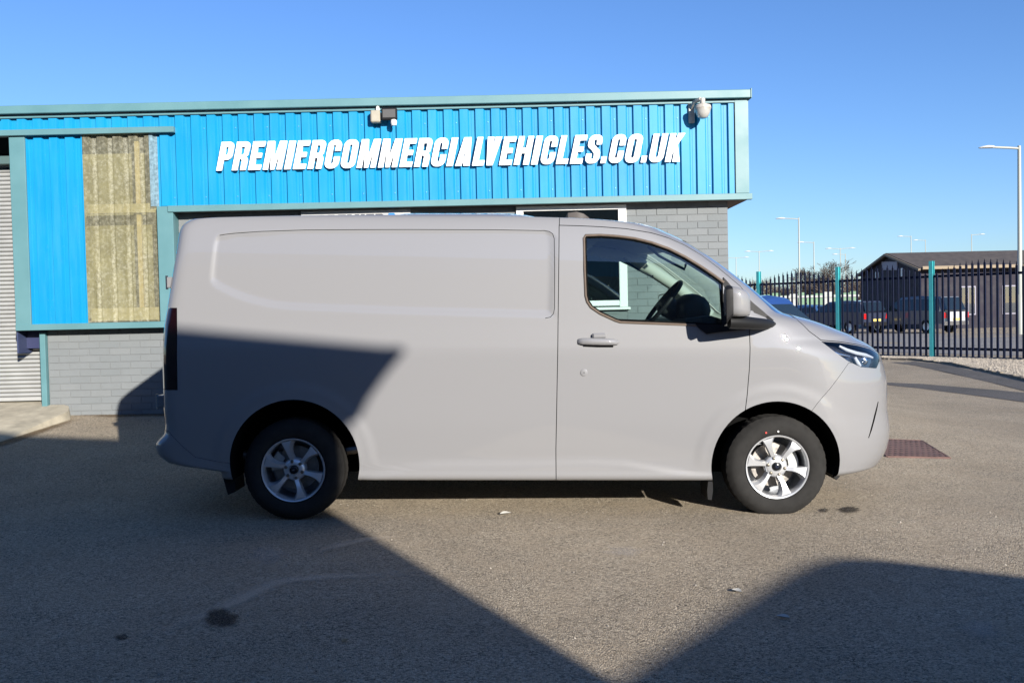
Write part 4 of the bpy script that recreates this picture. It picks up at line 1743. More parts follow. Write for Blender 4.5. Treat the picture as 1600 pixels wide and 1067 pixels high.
def on_skin(x, z, side=-1, off=0.0):
    """world point on the skin at van (x, z), near (-1) or far (+1) side"""
    o = b2w(np.array([x, side * 2.0, z]))
    h = BVH0.ray_cast(Vector(o), Vector((0, -side, 0)))
    if h[0] is None:
        return b2w(np.array([x, side * .95, z]))
    return np.array(h[0] + h[1] * off)


def mir(P):
    P = np.array(P, float)
    P[..., 1] = 2 * YN - P[..., 1]
    return P


# window surround film, black inner seal
for s_ in (-1, 1):
    dd = dr[0] if s_ < 0 else dr[1]
    loop = offset_poly(GLASS, .0085)
    i0 = 13
    order = list(range(13, len(loop))) + list(range(0, 11))
    MB().tube([on_skin(*loop[i], s_, .0005) for i in order], .0085, 6).build("window_trim", M["trim_film"], dd, 60)
    loop = offset_poly(GLASS, -.002)
    MB().tube([on_skin(*loop[i], s_, -.002) for i in list(range(len(loop))) + [0]], .007, 6).build("window_seal", M["gap"], dd, 60)

# door handle, lock cap -------------------------------------------------------
for s_ in (-1, 1):
    dd = dr[0] if s_ < 0 else dr[1]

    def pk(px, py, off):
        b = side_b(px, py)
        return on_skin(b[0], b[1], s_, off)
    secs = []
    for px, hh, of in ((902, 1.0, .004), (904, 4.2, .020), (910, 5.2, .034), (925, 5.6, .040), (945, 5.6, .040), (958, 5.0, .034), (965, 4.0, .020), (967.5, 1.0, .004)):
        cy = 533.6 + (px - 902) * .02
        sec = []
        for k in range(14):
            a = 2 * math.pi * k / 14
            sec.append(pk(px, cy + hh * math.sin(a), of * 0.5 + of * 0.5 * math.cos(a)))
        secs.append(sec)
    hd = MB().loft(secs).build("handle", M["paint"], dd, 60)
    c_ = pk(936, 524.5, .0)
    MB().box((c_[0] - .045, min(c_[1], c_[1] + s_ * .03), c_[2] - .018), (c_[0] + .045, max(c_[1], c_[1] + s_ * .03), c_[2] + .018), .010).build("handle_cap", M["paint"], hd)
    b_ = side_b(935, 538)
    MB().tube([pk(912, 539.5, .004), pk(935, 540.5, .004), pk(958, 540.5, .004)], .009, 6).build("handle_recess", M["gap"], hd)
    c_ = pk(912.5, 582, .001)
    MB().lathe([(.0001, s_ * .004), (.019, s_ * .004), (.0225, s_ * .0025), (.024, -s_ * .003)], tuple(c_), "y", 28).build("lock_cap", M["paint"], dd, 30)
    MB().lathe([(.0001, s_ * .0052), (.003, s_ * .005), (.004, s_ * .003)], tuple(c_), "y", 10).build("lock_cylinder", M["gap"], dd)

# headlight internals ----------------------------------------------------------
for s_, lo_ in ((-1, lamps[0]), (1, lamps[1])):
    def hp(px, py, off):
        P = skin(px, py, off)
        if P is None:
            P = skin(px - 3, py + 2, off)
        return P if s_ < 0 else mir(P)
    MB().tube([hp(1313, 538.5, -.014), hp(1325, 545, -.014), (hp(1340, 550, -.014)), hp(1355, 553, -.014), hp(1366, 557.5, -.014)], [.008, .012, .013, .012, .008], 8).build("light_guide", M["drl"], lo_, 60)
    MB().tube([hp(1338, 557, -.015), hp(1343, 567, -.015), hp(1347, 571, -.015)], [.012, .015, .010], 8).build("light_guide", M["drl"], lo_, 60)
    MB().tube([hp(1300, 547, -.012), hp(1312, 553, -.012), hp(1330, 556, -.015)], [.007, .009, .006], 8).build("reflector", M["chrome"], lo_, 60)
    c_ = hp(1356, 563, -.030)
    MB().lathe([(.0001, .0), (.018, -.004), (.03, .006), (.03, .03)], tuple(c_), "y", 20).build("projector", M["chrome"], lo_, 60)
# bumper side slot, lower lip, seam dots
for s_ in (-1, 1):
    pth = []
    for px, py in ((1372, 627.5), (1369, 640), (1365, 656), (1361, 671), (1357, 684)):
        P = skin(px, py, .0)
        pth.append(P if s_ < 0 else mir(P))
    MB().tube(pth, [.003, .006, .0065, .006, .003], 6).build("air_slot", M["gap"], fb, 60)

# door mirrors ------------------------------------------------------------------
for s_ in (-1, 1):
    dd = dr[0] if s_ < 0 else dr[1]
    f_ = (lambda P: np.array(P, float)) if s_ < 0 else mir
    # sail panel and quarter bar
    sail = [(1129, 434.5), (1136, 442), (1142, 449), (1150, 458), (1160, 470), (1166, 490), (1167, 514), (1124, 519), (1104, 522), (1092, 513), (1086, 506.5), (1128, 507)]
    o_ = [f_(skin(px, py, .012)) for px, py in sail]
    i_ = [f_(skin(px, py, -.01)) for px, py in sail]
    n = len(sail)
    mb = MB().add(o_ + i_, [tuple(range(n)), tuple(range(2 * n - 1, n - 1, -1))] + [(i, (i + 1) % n, n + (i + 1) % n, n + i) for i in range(n)])
    mi_ = mb.build("door_mirror", M["black_plastic"], dd)
    sail2 = [(1168, 467), (1178, 476), (1190, 486), (1199, 494), (1208, 501), (1200, 513), (1171, 515.5)]
    o_ = [f_(skin(px, py, .008)) for px, py in sail2]
    i_ = [f_(skin(px, py, -.008)) for px, py in sail2]
    n = len(sail2)
    MB().add(o_ + i_, [tuple(range(n)), tuple(range(2 * n - 1, n - 1, -1))] + [(i, (i + 1) % n, n + (i + 1) % n, n + i) for i in range(n)]).build("sail_panel", M["grey_plastic"], van)
    # arm
    secs = []
    for px, cy, ry, Yc in ((1212, 506, 1.5, 6.03), (1207, 506, 5.5, 5.99), (1196, 506.5, 8.5, 5.93), (1180, 505.5, 9.5, 5.87), (1165, 504, 10, 5.83), (1150, 503, 11, 5.80), (1139, 503, 10.5, 5.78)):
        c_ = at(px, cy, Yc)
        rr = ry * Yc / F_PX
        secs.append([f_((c_[0], c_[1] + 1.35 * rr * math.cos(2 * math.pi * k / 16), c_[2] + rr * math.sin(2 * math.pi * k / 16))) for k in range(16)])
    MB().loft(secs).build("arm", M["grey_plastic"], mi_, 60)
    # painted shell: rounded loft along x
    secs = []
    for px, top, bot, Yc, hd in ((1137.5, 447.5, 494, 5.80, .120), (1139, 447, 495, 5.80, .124), (1150, 449.5, 495, 5.80, .122), (1160, 454, 494.5, 5.805, .112), (1166, 460, 493.5, 5.81, .092), (1169, 468, 491, 5.815, .055), (1169.6, 474, 486, 5.82, .02)):
        a, b = at(px, top, Yc), at(px, bot, Yc)
        cz, hz = (a[2] + b[2]) / 2, (a[2] - b[2]) / 2
        sec = []
        for k in range(28):
            t = 2 * math.pi * k / 28
            n_ = 6.0
            rr = (abs(math.cos(t)) ** n_ + abs(math.sin(t)) ** n_) ** (-1 / n_)
            sec.append(f_((a[0], Yc + hd * rr * math.cos(t), cz + hz * rr * math.sin(t))))
        secs.append(sec)
    MB().loft(secs).build("mirror_shell", M["paint"], mi_, 50)
    secs = []
    for px, top, bot, Yc, hd, tl_ in ((1138.2, 447, 495, 5.80, .124, 0), (1136.5, 446, 500, 5.80, .126, .12), (1134.5, 447, 506, 5.80, .123, .22)):
        a, b = at(px, top, Yc), at(px, bot, Yc)
        cz, hz = (a[2] + b[2]) / 2, (a[2] - b[2]) / 2
        sec = []
        for k in range(28):
            t = 2 * math.pi * k / 28
            rr = (abs(math.cos(t)) ** 6 + abs(math.sin(t)) ** 6) ** (-1 / 6)
            sec.append(f_((a[0] + tl_ * hd * rr * math.cos(t), Yc + hd * rr * math.cos(t), cz + hz * rr * math.sin(t))))
        secs.append(sec)
    mb = MB().loft(secs)
    mb.build("mirror_bezel", M["black_plastic"], mi_, 40)
    g1 = np.array(secs[-1])
    gc = g1.mean(0)
    q = [tuple(gc + (p - gc) * .9 + np.array([-.0015, 0, 0])) for p in g1]
    MB().add(q, [tuple(range(len(q)))]).build("mirror_glass", M["chrome"], mi_)

# wheels --------------------------------------------------------------------------
TR = 0.333
hubs = {}
for nm, (px, py) in (("f", (1215, 729.5)), ("r", (458, 734.5))):
    P = at(px, py, 6.075)
    hubs[nm] = P


def wheel_parts(cx, cz, ysign, yface, rot, parent):
    """ysign -1: outer face towards -Y"""
    def yy(t):
        return ysign * t       # t is the depth measured outwards from the tyre face
    c = (cx, yface, cz)
    NSEG = 160
    prof = [(.200, -.030), (.206, -.012), (.216, -.002), (.232, .004), (.262, .007), (.288, .003), (.303, -.008), (.314, -.018), (.3225, -.027), (.329, -.034), (.332, -.055), (.333, -.075),
            (.3265, -.0755), (.3265, -.0815), (.333, -.082), (.333, -.104), (.3265, -.1045), (.3265, -.1105), (.333, -.111), (.333, -.135), (.3265, -.1355), (.3265, -.1415), (.333, -.142), (.332, -.165),
            (.329, -.186), (.3225, -.193), (.314, -.202), (.288, -.222), (.262, -.226), (.232, -.220), (.206, -.205), (.200, -.190)]
    mb = MB().lathe([(r, yy(t)) for r, t in prof], c, "y", NSEG)
    # sipes and shoulder grooves
    nb = len(prof)
    for i in range(7, 27):
        for k in range(NSEG):
            if k % 4 == 0:
                ix = i * NSEG + k
                v = mb.v[ix]
                rr = math.hypot(v[0] - cx, v[2] - cz)
                if rr > .3275:
                    q = (rr - .0028) / rr
                    mb.v[ix] = (cx + (v[0] - cx) * q, v[1], cz + (v[2] - cz) * q)
    ty = mb.build("wheel", M["rubber"], parent, 28)
    # rim: lip, barrel
    rim = MB().lathe([(.198, yy(-.028)), (.2055, yy(-.006)), (.2085, yy(-.002)), (.2065, yy(.002)), (.199, yy(-.001)), (.1935, yy(-.012)), (.190, yy(-.030)), (.187, yy(-.10)), (.186, yy(-.19)), (.199, yy(-.20))], c, "y", 72)
    ro = rim.build("rim", M["alloy"], ty, 40)
    MB().lathe([(.1865, yy(-.055)), (.1845, yy(-.10)), (.1845, yy(-.185)), (.05, yy(-.187))], c, "y", 48).build("barrel", M["alloy_dark"], ty, 40)
    # hub face
    MB().lathe([(.0001, yy(-.030)), (.030, yy(-.030)), (.034, yy(-.022)), (.056, yy(-.025)), (.070, yy(-.034)), (.076, yy(-.052)), (.076, yy(-.08)), (.0001, yy(-.085))], c, "y", 48).build("hub", M["alloy"], ty, 40)
    for k in range(6):
        a0 = rot + k * math.pi / 3
        secs = []
        for r, l, rr_, dep in ((.060, -.22, .30, -.030), (.080, -.20, .19, -.026), (.105, -.195, .095, -.018), (.130, -.195, .085, -.012), (.155, -.20, .115, -.009), (.176, -.21, .17, -.008), (.1945, -.225, .235, -.010)):
            # facets: lead edge, ridge, trailing edge, back
            al, ar = a0 - l, a0 - rr_
            am = a0 - (l * .22 + rr_ * .78)
            P = []
            for a, t in ((al + .018, dep - .026), (al, dep - .002), (am, dep + .004), (ar, dep - .022), (ar - .03, dep - .045), (al + .02, dep - .045)):
                P.append((cx + r * math.cos(a), yface + yy(t), cz + r * math.sin(a)))
            secs.append(P)
        MB().loft(secs).build("spoke", M["alloy"], ty, 12)
        an = a0 + .04
        nc = (cx + .055 * math.cos(an), yface + yy(-.022), cz + .055 * math.sin(an))
        MB().lathe([(.0001, yy(.006)), (.008, yy(.005)), (.0115, yy(.001)), (.0115, yy(-.012))], nc, "y", 6).build("wheel_nut", M["nut"], ty)
    hc = MB().lathe([(.0001, yy(-.012)), (.020, yy(-.013)), (.0265, yy(-.018)), (.028, yy(-.030))], c, "y", 32).build("hub_cap", plain("hub_cap_black", (.005, .006, .008), .25, spec=.3), ty, 40)
    return ty, c, yy


# each wheel is one part of the van, its tyre mesh carries rim, spokes and nuts as sub-parts
for key, rot in (("f", R(105)), ("r", R(100))):
    for ys in (-1, 1):
        P = hubs[key]
        yf = 6.075 if ys < 0 else 2 * YN - 6.075
        cz = P[2] if ys < 0 else P[2] + 0.045
        ty, c, yy = wheel_parts(float(P[0]), float(cz), ys, yf, rot, van)
        MB().lathe([(.0001, yy(-.115)), (.145, yy(-.115)), (.148, yy(-.12)), (.148, yy(-.135)), (.0001, yy(-.137))], c, "y", 48).build("brake_disc", M["steel"], ty, 30)
        a0 = R(15 if key == "f" else 160)
        mb = MB()
        secs = []
        for i in range(7):
            a = a0 - .42 + .14 * i
            secs.append([(c[0] + r * math.cos(a), c[1] + yy(t), c[2] + r * math.sin(a)) for r, t in ((.098, -.09), (.162, -.085), (.165, -.15), (.098, -.15))])
        mb.loft(secs).build("brake_caliper", M["galv"], ty)
        # pale mark on the cap
        MB().lathe([(.0001, yy(-.0112)), (.012, yy(-.0116)), (.0125, yy(-.0135))], c, "y", 20).build("cap_badge", plain("badge_blue", (.006, .008, .02), .25), ty)
        mb = MB()
        for dx_ in np.linspace(-.006, .006, 5):
            mb.box((c[0] + dx_ - .001, c[1] + min(yy(-.0112), yy(-.0104)), c[2] + dx_ * .5 - .002), (c[0] + dx_ + .001, c[1] + max(yy(-.0112), yy(-.0104)), c[2] + dx_ * .5 + .002))
        mb.build("cap_mark", M["chrome"], ty)
# red inspection dots on the near front tyre
P = hubs["f"]
for px, py, c_, nm in ((1197, 676, (.45, .03, .02), "red_dot"), (1216, 674, (.5, .5, .5), "white_dot")):
    q = at(px, py, 6.067)
    MB().lathe([(.0001, -.002), (.006, -.002), (.007, .001)], tuple(q), "y", 10).build(nm, plain(nm, c_, .6), [o for o in van.children if o.name.startswith("wheel")][0])

# axles and underside so the arches and the gap below read as solid
MB().tube([(hubs["r"][0], 6.2, hubs["r"][2]), (hubs["r"][0], 7.8, hubs["r"][2])], .06, 12).build("rear_axle", M["liner"], van)
MB().tube([(hubs["f"][0], 6.2, hubs["f"][2]), (hubs["f"][0], 7.8, hubs["f"][2])], .05, 12).build("front_axle", M["liner"], van)
MB().tube([(hubs["r"][0] - .62, 6.35, .42), (hubs["r"][0] - .1, 6.35, .36), (hubs["r"][0] + .55, 6.35, .44)], .03, 8).build("leaf_spring", M["steel"], van)
# mud flaps
for pts, yc in ((((1106.5, 752), (1113.5, 752), (1114, 766), (1112, 781), (1106, 780), (1105, 766)), 6.1), (((347, 703), (358, 702), (364, 730), (368, 768), (356, 773), (349, 748)), 6.12),
                (((1304, 728), (1314, 728), (1312, 745), (1307, 750), (1300, 742)), 6.14)):
    for s_ in (-1, 1):
        P = [at(px, py, yc) for px, py in pts]
        y0, y1 = (yc, yc + .22) if s_ < 0 else (2 * YN - yc - .22, 2 * YN - yc)
        MB().prism([(p[0], p[2]) for p in P], y0, y1).build("mud_flap", M["black_plastic"], van)
# rear door hinges, roof pod, high brake light
for px, py, hh in ((266, 442, .045), (251, 626, .05)):
    for s_ in (-1, 1):
        p = at(px, py, 6.20)
        y0, y1 = (6.14, 6.26) if s_ < 0 else (2 * YN - 6.26, 2 * YN - 6.14)
        MB().box((p[0] - .004, y0, p[2] - hh * .8), (p[0] + .05, y1, p[2] + hh * .8), .006).build("rear_hinge", M["paint"], van)
        MB().tube([(p[0] - .004, y0 + .01, p[2] - hh), (p[0] - .004, y0 + .01, p[2] + hh)], .0085, 8).build("hinge_pin", M["chrome"], van)
p0, p1 = at(884, 343, 6.75), at(920, 343, 6.75)
secs = []
for t, h_, w in ((0, .012, .06), (.08, .040, .075), (.45, .046, .08), (.75, .032, .075), (1, .004, .05)):
    x = p0[0] + (p1[0] - p0[0]) * t
    zb = p0[2] - .03
    secs.append([(x, 6.75 - w, zb), (x, 6.75 - w * .8, zb + .03 + h_), (x, 6.75 + w * .8, zb + .03 + h_), (x, 6.75 + w, zb)])
MB().loft(secs).build("roof_pod", plain("roof_pod_plastic", (.05, .043, .04), .5, spec=.2), van, 30)
p = at(321, 340.5, 6.35)
MB().box((p[0] - .02, 6.35, p[2] - .02), (p[0] + .025, 7.65, p[2] + .012), .008).build("high_brake_light", M["gap"], van)

# cab interior -----------------------------------------------------------------------
DX = lambda x, e, z: b2w(np.array([x, e, z]))
dash = MB()
secs = []
for e in np.linspace(-.88, .88, 9):
    k = 1 - .06 * abs(e)
    prof = [(1.23, .70), (.98, .74), (.93, .86), (.96, 1.05), (1.06, 1.19), (1.12, 1.275), (1.28, 1.30), (1.46, 1.245), (1.30, 1.15)]
    secs.append([DX(x * 1.0, e, z) for x, z in prof])
dash.loft(secs).build("dashboard", M["dash"], van, 35)
# instrument hood
MB().loft([[DX(1.24 + .11 * math.cos(a) * q, e, 1.335 + .115 * math.sin(a) * q) for a in np.linspace(0, 2 * math.pi, 14)[:-1]] for e, q in ((-.62, .5), (-.58, .95), (-.38, 1.05), (-.18, .95), (-.14, .5))]).build("instrument_hood", M["dash"], van, 50)
# steering wheel, tilted rim with hub and spokes
wc = DX(1.05, -.38, 1.385)
ax = Vector((-.76, 0, .64)).normalized()
u_ = Vector((0, 1, 0))
w_ = ax.cross(u_)
ringp = [tuple(Vector(wc) + (u_ * math.cos(a) + w_ * math.sin(a)) * .19) for a in np.linspace(0, 2 * math.pi, 41)]
sw = MB().tube(ringp, .016, 8, cap=False).build("steering_wheel", M["black_plastic"], van, 60)
MB().tube([tuple(Vector(wc) - ax * .16), tuple(Vector(wc) - ax * .02), tuple(Vector(wc) + ax * .01)], [.05, .08, .06], 14).build("hub", M["dash"], sw, 60)
for a in (0.15, math.pi - .15, math.pi * 1.5):
    MB().tube([wc, tuple(Vector(wc) + (u_ * math.cos(a) + w_ * math.sin(a)) * .18)], [.03, .018], 8).build("spoke", M["grey_plastic"], sw, 60)
# seats
for e in (-.42, .40):
    secs = []
    st_ = MB().loft([[DX(x, e + q, z) for x, z in ((.30, .72), (.30, .88), (.60, .90), (.82, .86), (.84, .74))] for q in (-.24, .24)])
    so = st_.build("seat", M["seat"], van, 30)
    MB().loft([[DX(x, e + q, z) for x, z in ((.22, .86), (.36, .90), (.30, 1.12), (.24, 1.20), (.20, 1.18))] for q in (-.23, .23)]).build("backrest", M["seat"], so, 30)
# headliner and pillar trims with grab handles on both pillars
pil = [(.45, 1.86), (.65, 1.855), (.86, 1.815), (1.08, 1.715), (1.30, 1.575), (1.47, 1.44), (1.60, 1.33)]
for s_ in (-1, 1):
    path = [DX(x + .03, s_ * (float(W_F(z)) - .16), z - .03) for x, z in pil]
    tr_ = MB().tube(path, [.03, .042, .050, .052, .052, .05, .05] if s_ > 0 else [.018] * 7, 10).build("pillar_trim", M["headliner"], van, 60)
    ins = [np.array(DX(x, s_ * (float(W_F(z)) - .225), z)) for x, z in ((.90, 1.76), (.97, 1.70), (1.06, 1.65), (1.14, 1.61))]
    MB().tube([ins[0] + (0, -s_ * -.04, .03), ins[0], ins[1], ins[2], ins[3], ins[3] + (0, s_ * .04, .03)], .009, 8).build("grab_handle", M["grey_plastic"], van, 60)
MB().box((-0.0, 6.35, 1.80), (.62, 7.65, 1.83), .01).build("headliner", M["headliner"], van)
MB().box((0.215, 6.12, .66), (0.225, 7.88, 1.86)).build("bulkhead", M["grey_plastic"], van)
# ------------------------------------------------------------------ palisade fence
fence = thing("palisade_fence", "navy steel palisade fence with pointed pales and teal posts beyond the van", "fence", (float(FA[0]), float(FA[1]), -.08))
BAY = 2.75
NPL = 17
pv = []
me_pale = {}


def pale_mesh(h):
    w, d, t = .033, .018, .004
    mb = MB()
    # W-shaped pale with a three-pointed head
    sec = [(-w, 0), (-w * .55, -d), (-w * .2, -d * .3), (w * .2, -d * .3), (w * .55, -d), (w, 0)]
    n = len(sec)
    hs_ = [h - .10, h - .10, h - .03, h - .03, h - .10, h - .10]
    vs = [(x, y, .05) for x, y in sec] + [(x, y, hz) for (x, y), hz in zip(sec, hs_)]
    vs += [(x, y + t, .05) for x, y in sec] + [(x, y + t, hz) for (x, y), hz in zip(sec, hs_)]
    fs = []
    for i in range(n - 1):
        fs += [(i, i + 1, n + i + 1, n + i), (2 * n + i, 3 * n + i, 3 * n + i + 1, 2 * n + i + 1), (n + i, n + i + 1, 3 * n + i + 1, 3 * n + i)]
    mb.add(vs, fs)
    mb.add([(-.012, -d * .3, h - .05), (.012, -d * .3, h - .05), (0, -d * .3 - .006, h), (-.012, -d * .3 + t, h - .05), (.012, -d * .3 + t, h - .05)], [(0, 1, 2), (4, 3, 2), (0, 2, 3), (1, 4, 2)])
    me = mb.mesh("pale")
    me.transform(Matrix.Rotation(math.atan2(FB[1], FB[0]) + math.pi * 0, 4, "Z"))
    return me


def gz(p):
    return float(g(p[0], p[1]))


ang_f = math.atan2(FB[1], FB[0])
ME_PALE = [pale_mesh(2.22 + .27 * math.sin(math.pi * (k + .5) / NPL) ** 0.9) for k in range(NPL)]
for b_ in range(-4, 3):
    s0 = b_ * BAY
    p = fp(s0)
    mb = MB()
    # I-section post with a cap
    c_, s_ = FB, FN
    for (a0, a1, t0, t1) in ((-.05, .05, .045, .055), (-.05, .05, -.055, -.045), (-.006, .006, -.0449, .0449)):
        pts = [p + FB * a0 + FN * t0, p + FB * a1 + FN * t0, p + FB * a1 + FN * t1, p + FB * a0 + FN * t1]
        mb.prism([(q[0], q[1]) for q in pts], gz(p) - .2, gz(p) + 2.50, "z")
    mb.build("post", M["post"], fence)
    for zr in (.25, 2.10):
        a, e = p + FB * .05, fp(s0 + BAY) - FB * .05
        MB().add([(*(q + FN * t), gz(q) + zr + dz) for q in (a, e) for t, dz in ((-.004, -.03), (.004, -.03), (.004, .03), (-.004, .03))] +
                 [(*(q + FN * t), gz(q) + zr + dz) for q in (a, e) for t, dz in ((-.05, .024), (.0, .024), (.0, .032), (-.05, .032))],
                 [(0, 1, 5, 4), (1, 2, 6, 5), (2, 3, 7, 6), (3, 0, 4, 7), (0, 3, 2, 1), (4, 5, 6, 7), (8, 9, 13, 12), (9, 10, 14, 13), (10, 11, 15, 14), (11, 8, 12, 15)]).build("rail", M["pale"], fence)
    for k in range(NPL):
        q = fp(s0 + BAY * (k + 1) / (NPL + 1), .028)
        link("pale", ME_PALE[k], M["pale"], fence, (float(q[0]), float(q[1]), gz(q)))


# ------------------------------------------------------------------ lamp columns
def column(px, top, kind, H=8.0, label="", thick=.05, sgn=-1):
    v = 0
    for Y in np.linspace(20, 400, 3800):
        if at(px, top, Y)[2] >= H:
            break
    P = at(px, top, Y)
    gx, gy = float(P[0]), float(P[1])
    lean = (at(px + 5, 520, Y)[0] - P[0]) * 0
    t = thing("street_lamp", label, "street lamp", (gx, gy, -.1), "lamp columns beyond the fence")
    k = max(1.0, Y / 60)
    MB().tube([(gx, gy, -.1), (gx, gy, 1.6), (gx, gy, 1.65), (gx, gy, H)], [thick * 1.7, thick * 1.7, thick * 1.15, thick * .8], 10).build("column", M["lamp_paint"], t, 50)
    arms = {"left": (-1,), "right": (1,), "twin": (-1, 1)}[kind]
    L = 1.55
    for a in arms:
        MB().tube([(gx, gy, H - .12), (gx + a * .4, gy, H - .08), (gx + a * L * .7, gy, H - .04)], thick * .6, 8).build("arm", M["lamp_paint"], t, 50)
        x0 = gx + a * L * .66
        x1 = gx + a * L * 1.12
        secs = []
        for q, hh, ww in ((0, .03, .05), (.15, .07, .12), (.5, .085, .15), (.85, .05, .12), (1, .015, .05)):
            x = x0 + (x1 - x0) * q
            secs.append([(x, gy - ww, H - .06), (x, gy - ww * .7, H - .05 + hh), (x, gy + ww * .7, H - .05 + hh), (x, gy + ww, H - .06)])
        hd = MB().loft(secs).build("lantern", M["galv"], t, 40)
        MB().box((min(x0, x1) + .06, gy - .08, H - .075), (max(x0, x1) - .08, gy + .08, H - .0601)).build("diffuser", M["white_frame"], hd)
    return t


column(1592.5, 228, "left", 8.0, "tall pale lamp column with one lantern arm at the right edge, beyond the fence", .085)
column(1248, 340, "left", 8.0, "tall single-armed lamp column standing just right of the brick corner", .06)
column(1186, 392, "twin", 8.0, "twin-armed lamp column nearest the brick wall corner, low over the first fence post", .055)
column(1150, 402, "twin", 8.0, "distant faint twin-armed lamp column touching the brick wall corner", .055)
column(1271.5, 377.5, "left", 8.0, "thin distant lamp column between the tall single-arm column and the twin one", .055)
column(1313, 387.5, "twin", 8.0, "distant twin-armed lamp column above the bare tree beside the dark gable", .055)
column(1321, 396.5, "left", 8.0, "faint far lamp column close to the right of the distant twin-armed one", .055)
column(1423.5, 368.5, "left", 10.0, "distant lamp column rising behind the left end of the dark shed roof", .055)
column(1446, 374.5, "left", 10.0, "slightly shorter distant lamp column second from the gable behind the shed roof", .055)
column(1518, 366, "right", 10.0, "distant lamp column rising behind the middle of the long shed roof", .055)

# ------------------------------------------------------------------ dark single storey shed
SHW = plain("shed_wall", (0.012, 0.009, 0.017), 0.8, var=0.2, vscale=2)
SHR = plain("shed_roof", (0.055, 0.045, 0.040), 0.9, var=0.3, vscale=3.0, bump=0.3, bscale=8)
YS = 52.0
A = np.array([float(at(1438, 470, YS)[0]), YS])
Bk = A + np.array([0.0, 8.4])
mid = (A + Bk) / 2
zr = float(at(1392, 398.5, mid[1])[2])
ze = float(at(1440, 419, YS)[2])
shed = thing("long_shed", "long low dark building with gable end and brown pitched roof beyond the fence", "building", (float(A[0]), YS, -.1))
LEN = 60.0
dirx = np.array([1.0, .012])
dirx /= np.linalg.norm(dirx)
E = lambda P, t: (P[0] + dirx[0] * t, P[1] + dirx[1] * t)
for nm, P0_, P1_ in (("front_wall", A, E(A, LEN)), ("back_wall", Bk, E(Bk, LEN))):
    d = np.array(P1_) - np.array(P0_)
    nn = np.array([-d[1], d[0]]) / np.linalg.norm(d) * .2
    MB().prism([tuple(P0_), tuple(P1_), tuple(np.array(P1_) + nn), tuple(np.array(P0_) + nn)], -.2, ze, "z").build(nm, SHW, shed)
MB().add([(*A, -.2), (*Bk, -.2), (*Bk, ze), (*mid, zr - .12), (*A, ze)], [(0, 1, 2, 3, 4)]).build("gable_wall", SHW, shed)
ov = -0.22
for P0_, nm in ((A, "roof"), (Bk, "roof")):
    out = (P0_ - mid) / np.linalg.norm(P0_ - mid) * .5
    a, b_, c_, d_ = E(P0_ + out, ov), E(P0_ + out, LEN), E(mid, LEN), E(mid, ov)
    zz = ze - .12
    MB().add([(*a, zz), (*b_, zz), (*c_, zr), (*d_, zr), (*a, zz + .12), (*b_, zz + .12), (*c_, zr + .12), (*d_, zr + .12)],
             [(3, 2, 1, 0), (4, 5, 6, 7), (0, 1, 5, 4), (1, 2, 6, 5), (2, 3, 7, 6), (3, 0, 4, 7)]).build(nm, SHR, shed)
    MB().tube([(*E(P0_ + out, ov - .03), zz + .02), (*E(mid, ov - .03), zr + .02)], .09, 4).build("barge_board", plain("barge_board", (.17,.135,.095), .7), shed)
MB().tube([(*E(A + np.array([.1, -.55]), ov), ze - .02), (*E(A + np.array([.1, -.55]), 14), ze - .02)], .10, 6).build("gutter", plain("gutter", (.24,.19,.13), .6), shed)
for px in (1513, 1578, 1650):
    P = at(px, 452, YS)
    t = (P[0] - A[0]) / dirx[0]
    q = np.array(E(A, t))
    fr = []
    n_ = np.array([dirx[1], -dirx[0]])
    for w, h_, off, mt, nm in ((.42, .80, .03, plain("shed_window_frame", (.16, .15, .20), .5), "window"), (.36, .73, .05, M["window_glass"], "pane")):
        a, b_ = q - dirx * w + n_ * off, q + dirx * w + n_ * off
        o = MB().add([(*a, 1.45 - h_), (*b_, 1.45 - h_), (*b_, 1.45 + h_), (*a, 1.45 + h_), (*(a - n_ * .05), 1.45 - h_), (*(b_ - n_ * .05), 1.45 - h_), (*(b_ - n_ * .05), 1.45 + h_), (*(a - n_ * .05), 1.45 + h_)],
                     [(0, 1, 2, 3), (7, 6, 5, 4), (0, 4, 5, 1), (1, 5, 6, 2), (2, 6, 7, 3), (3, 7, 4, 0)]).build(nm, mt, shed if nm == "window" else fr[0])
        fr.append(o)
    MB().tube([tuple((*(q + n_ * .05), .75)), tuple((*(q + n_ * .05), 2.15))], .02, 4).build("mullion", fr[0].data.materials[0], fr[0])
# sign boards on the gable
gd = (Bk - A) / np.linalg.norm(Bk - A)
gn = np.array([-gd[1], gd[0]])
if gn[1] > 0:
    gn = -gn
for px0, px1, py0, py1, nm in ((1379, 1403, 409, 422, "gable_board"), (1369, 1374, 425, 436, "gable_window"), (1409, 1413, 419, 432, "gable_window")):
    P, Q = at(px0, py0, YS + 4), at(px1, py1, YS + 4)
    def on_g(px, py):
        d = ray(px, py)
        # intersect vertical plane through A with direction gd
        n3 = np.array([gn[0], gn[1], 0])
        t = ((np.array([*A, 0]) - CP) @ n3) / (d @ n3)
        return CP + d * t + n3 * .06
    c_ = [on_g(px0, py1), on_g(px1, py1), on_g(px1, py0), on_g(px0, py0)]
    bk_ = [p - np.array([gn[0], gn[1], 0]) * .05 for p in c_]
    MB().add(c_ + bk_, [(0, 1, 2, 3), (7, 6, 5, 4), (0, 4, 5, 1), (1, 5, 6, 2), (2, 6, 7, 3), (3, 7, 4, 0)]).build(nm, plain("gable_board_paint", (.26,.25,.30), .6) if nm == "gable_board" else M["white_frame"], shed)


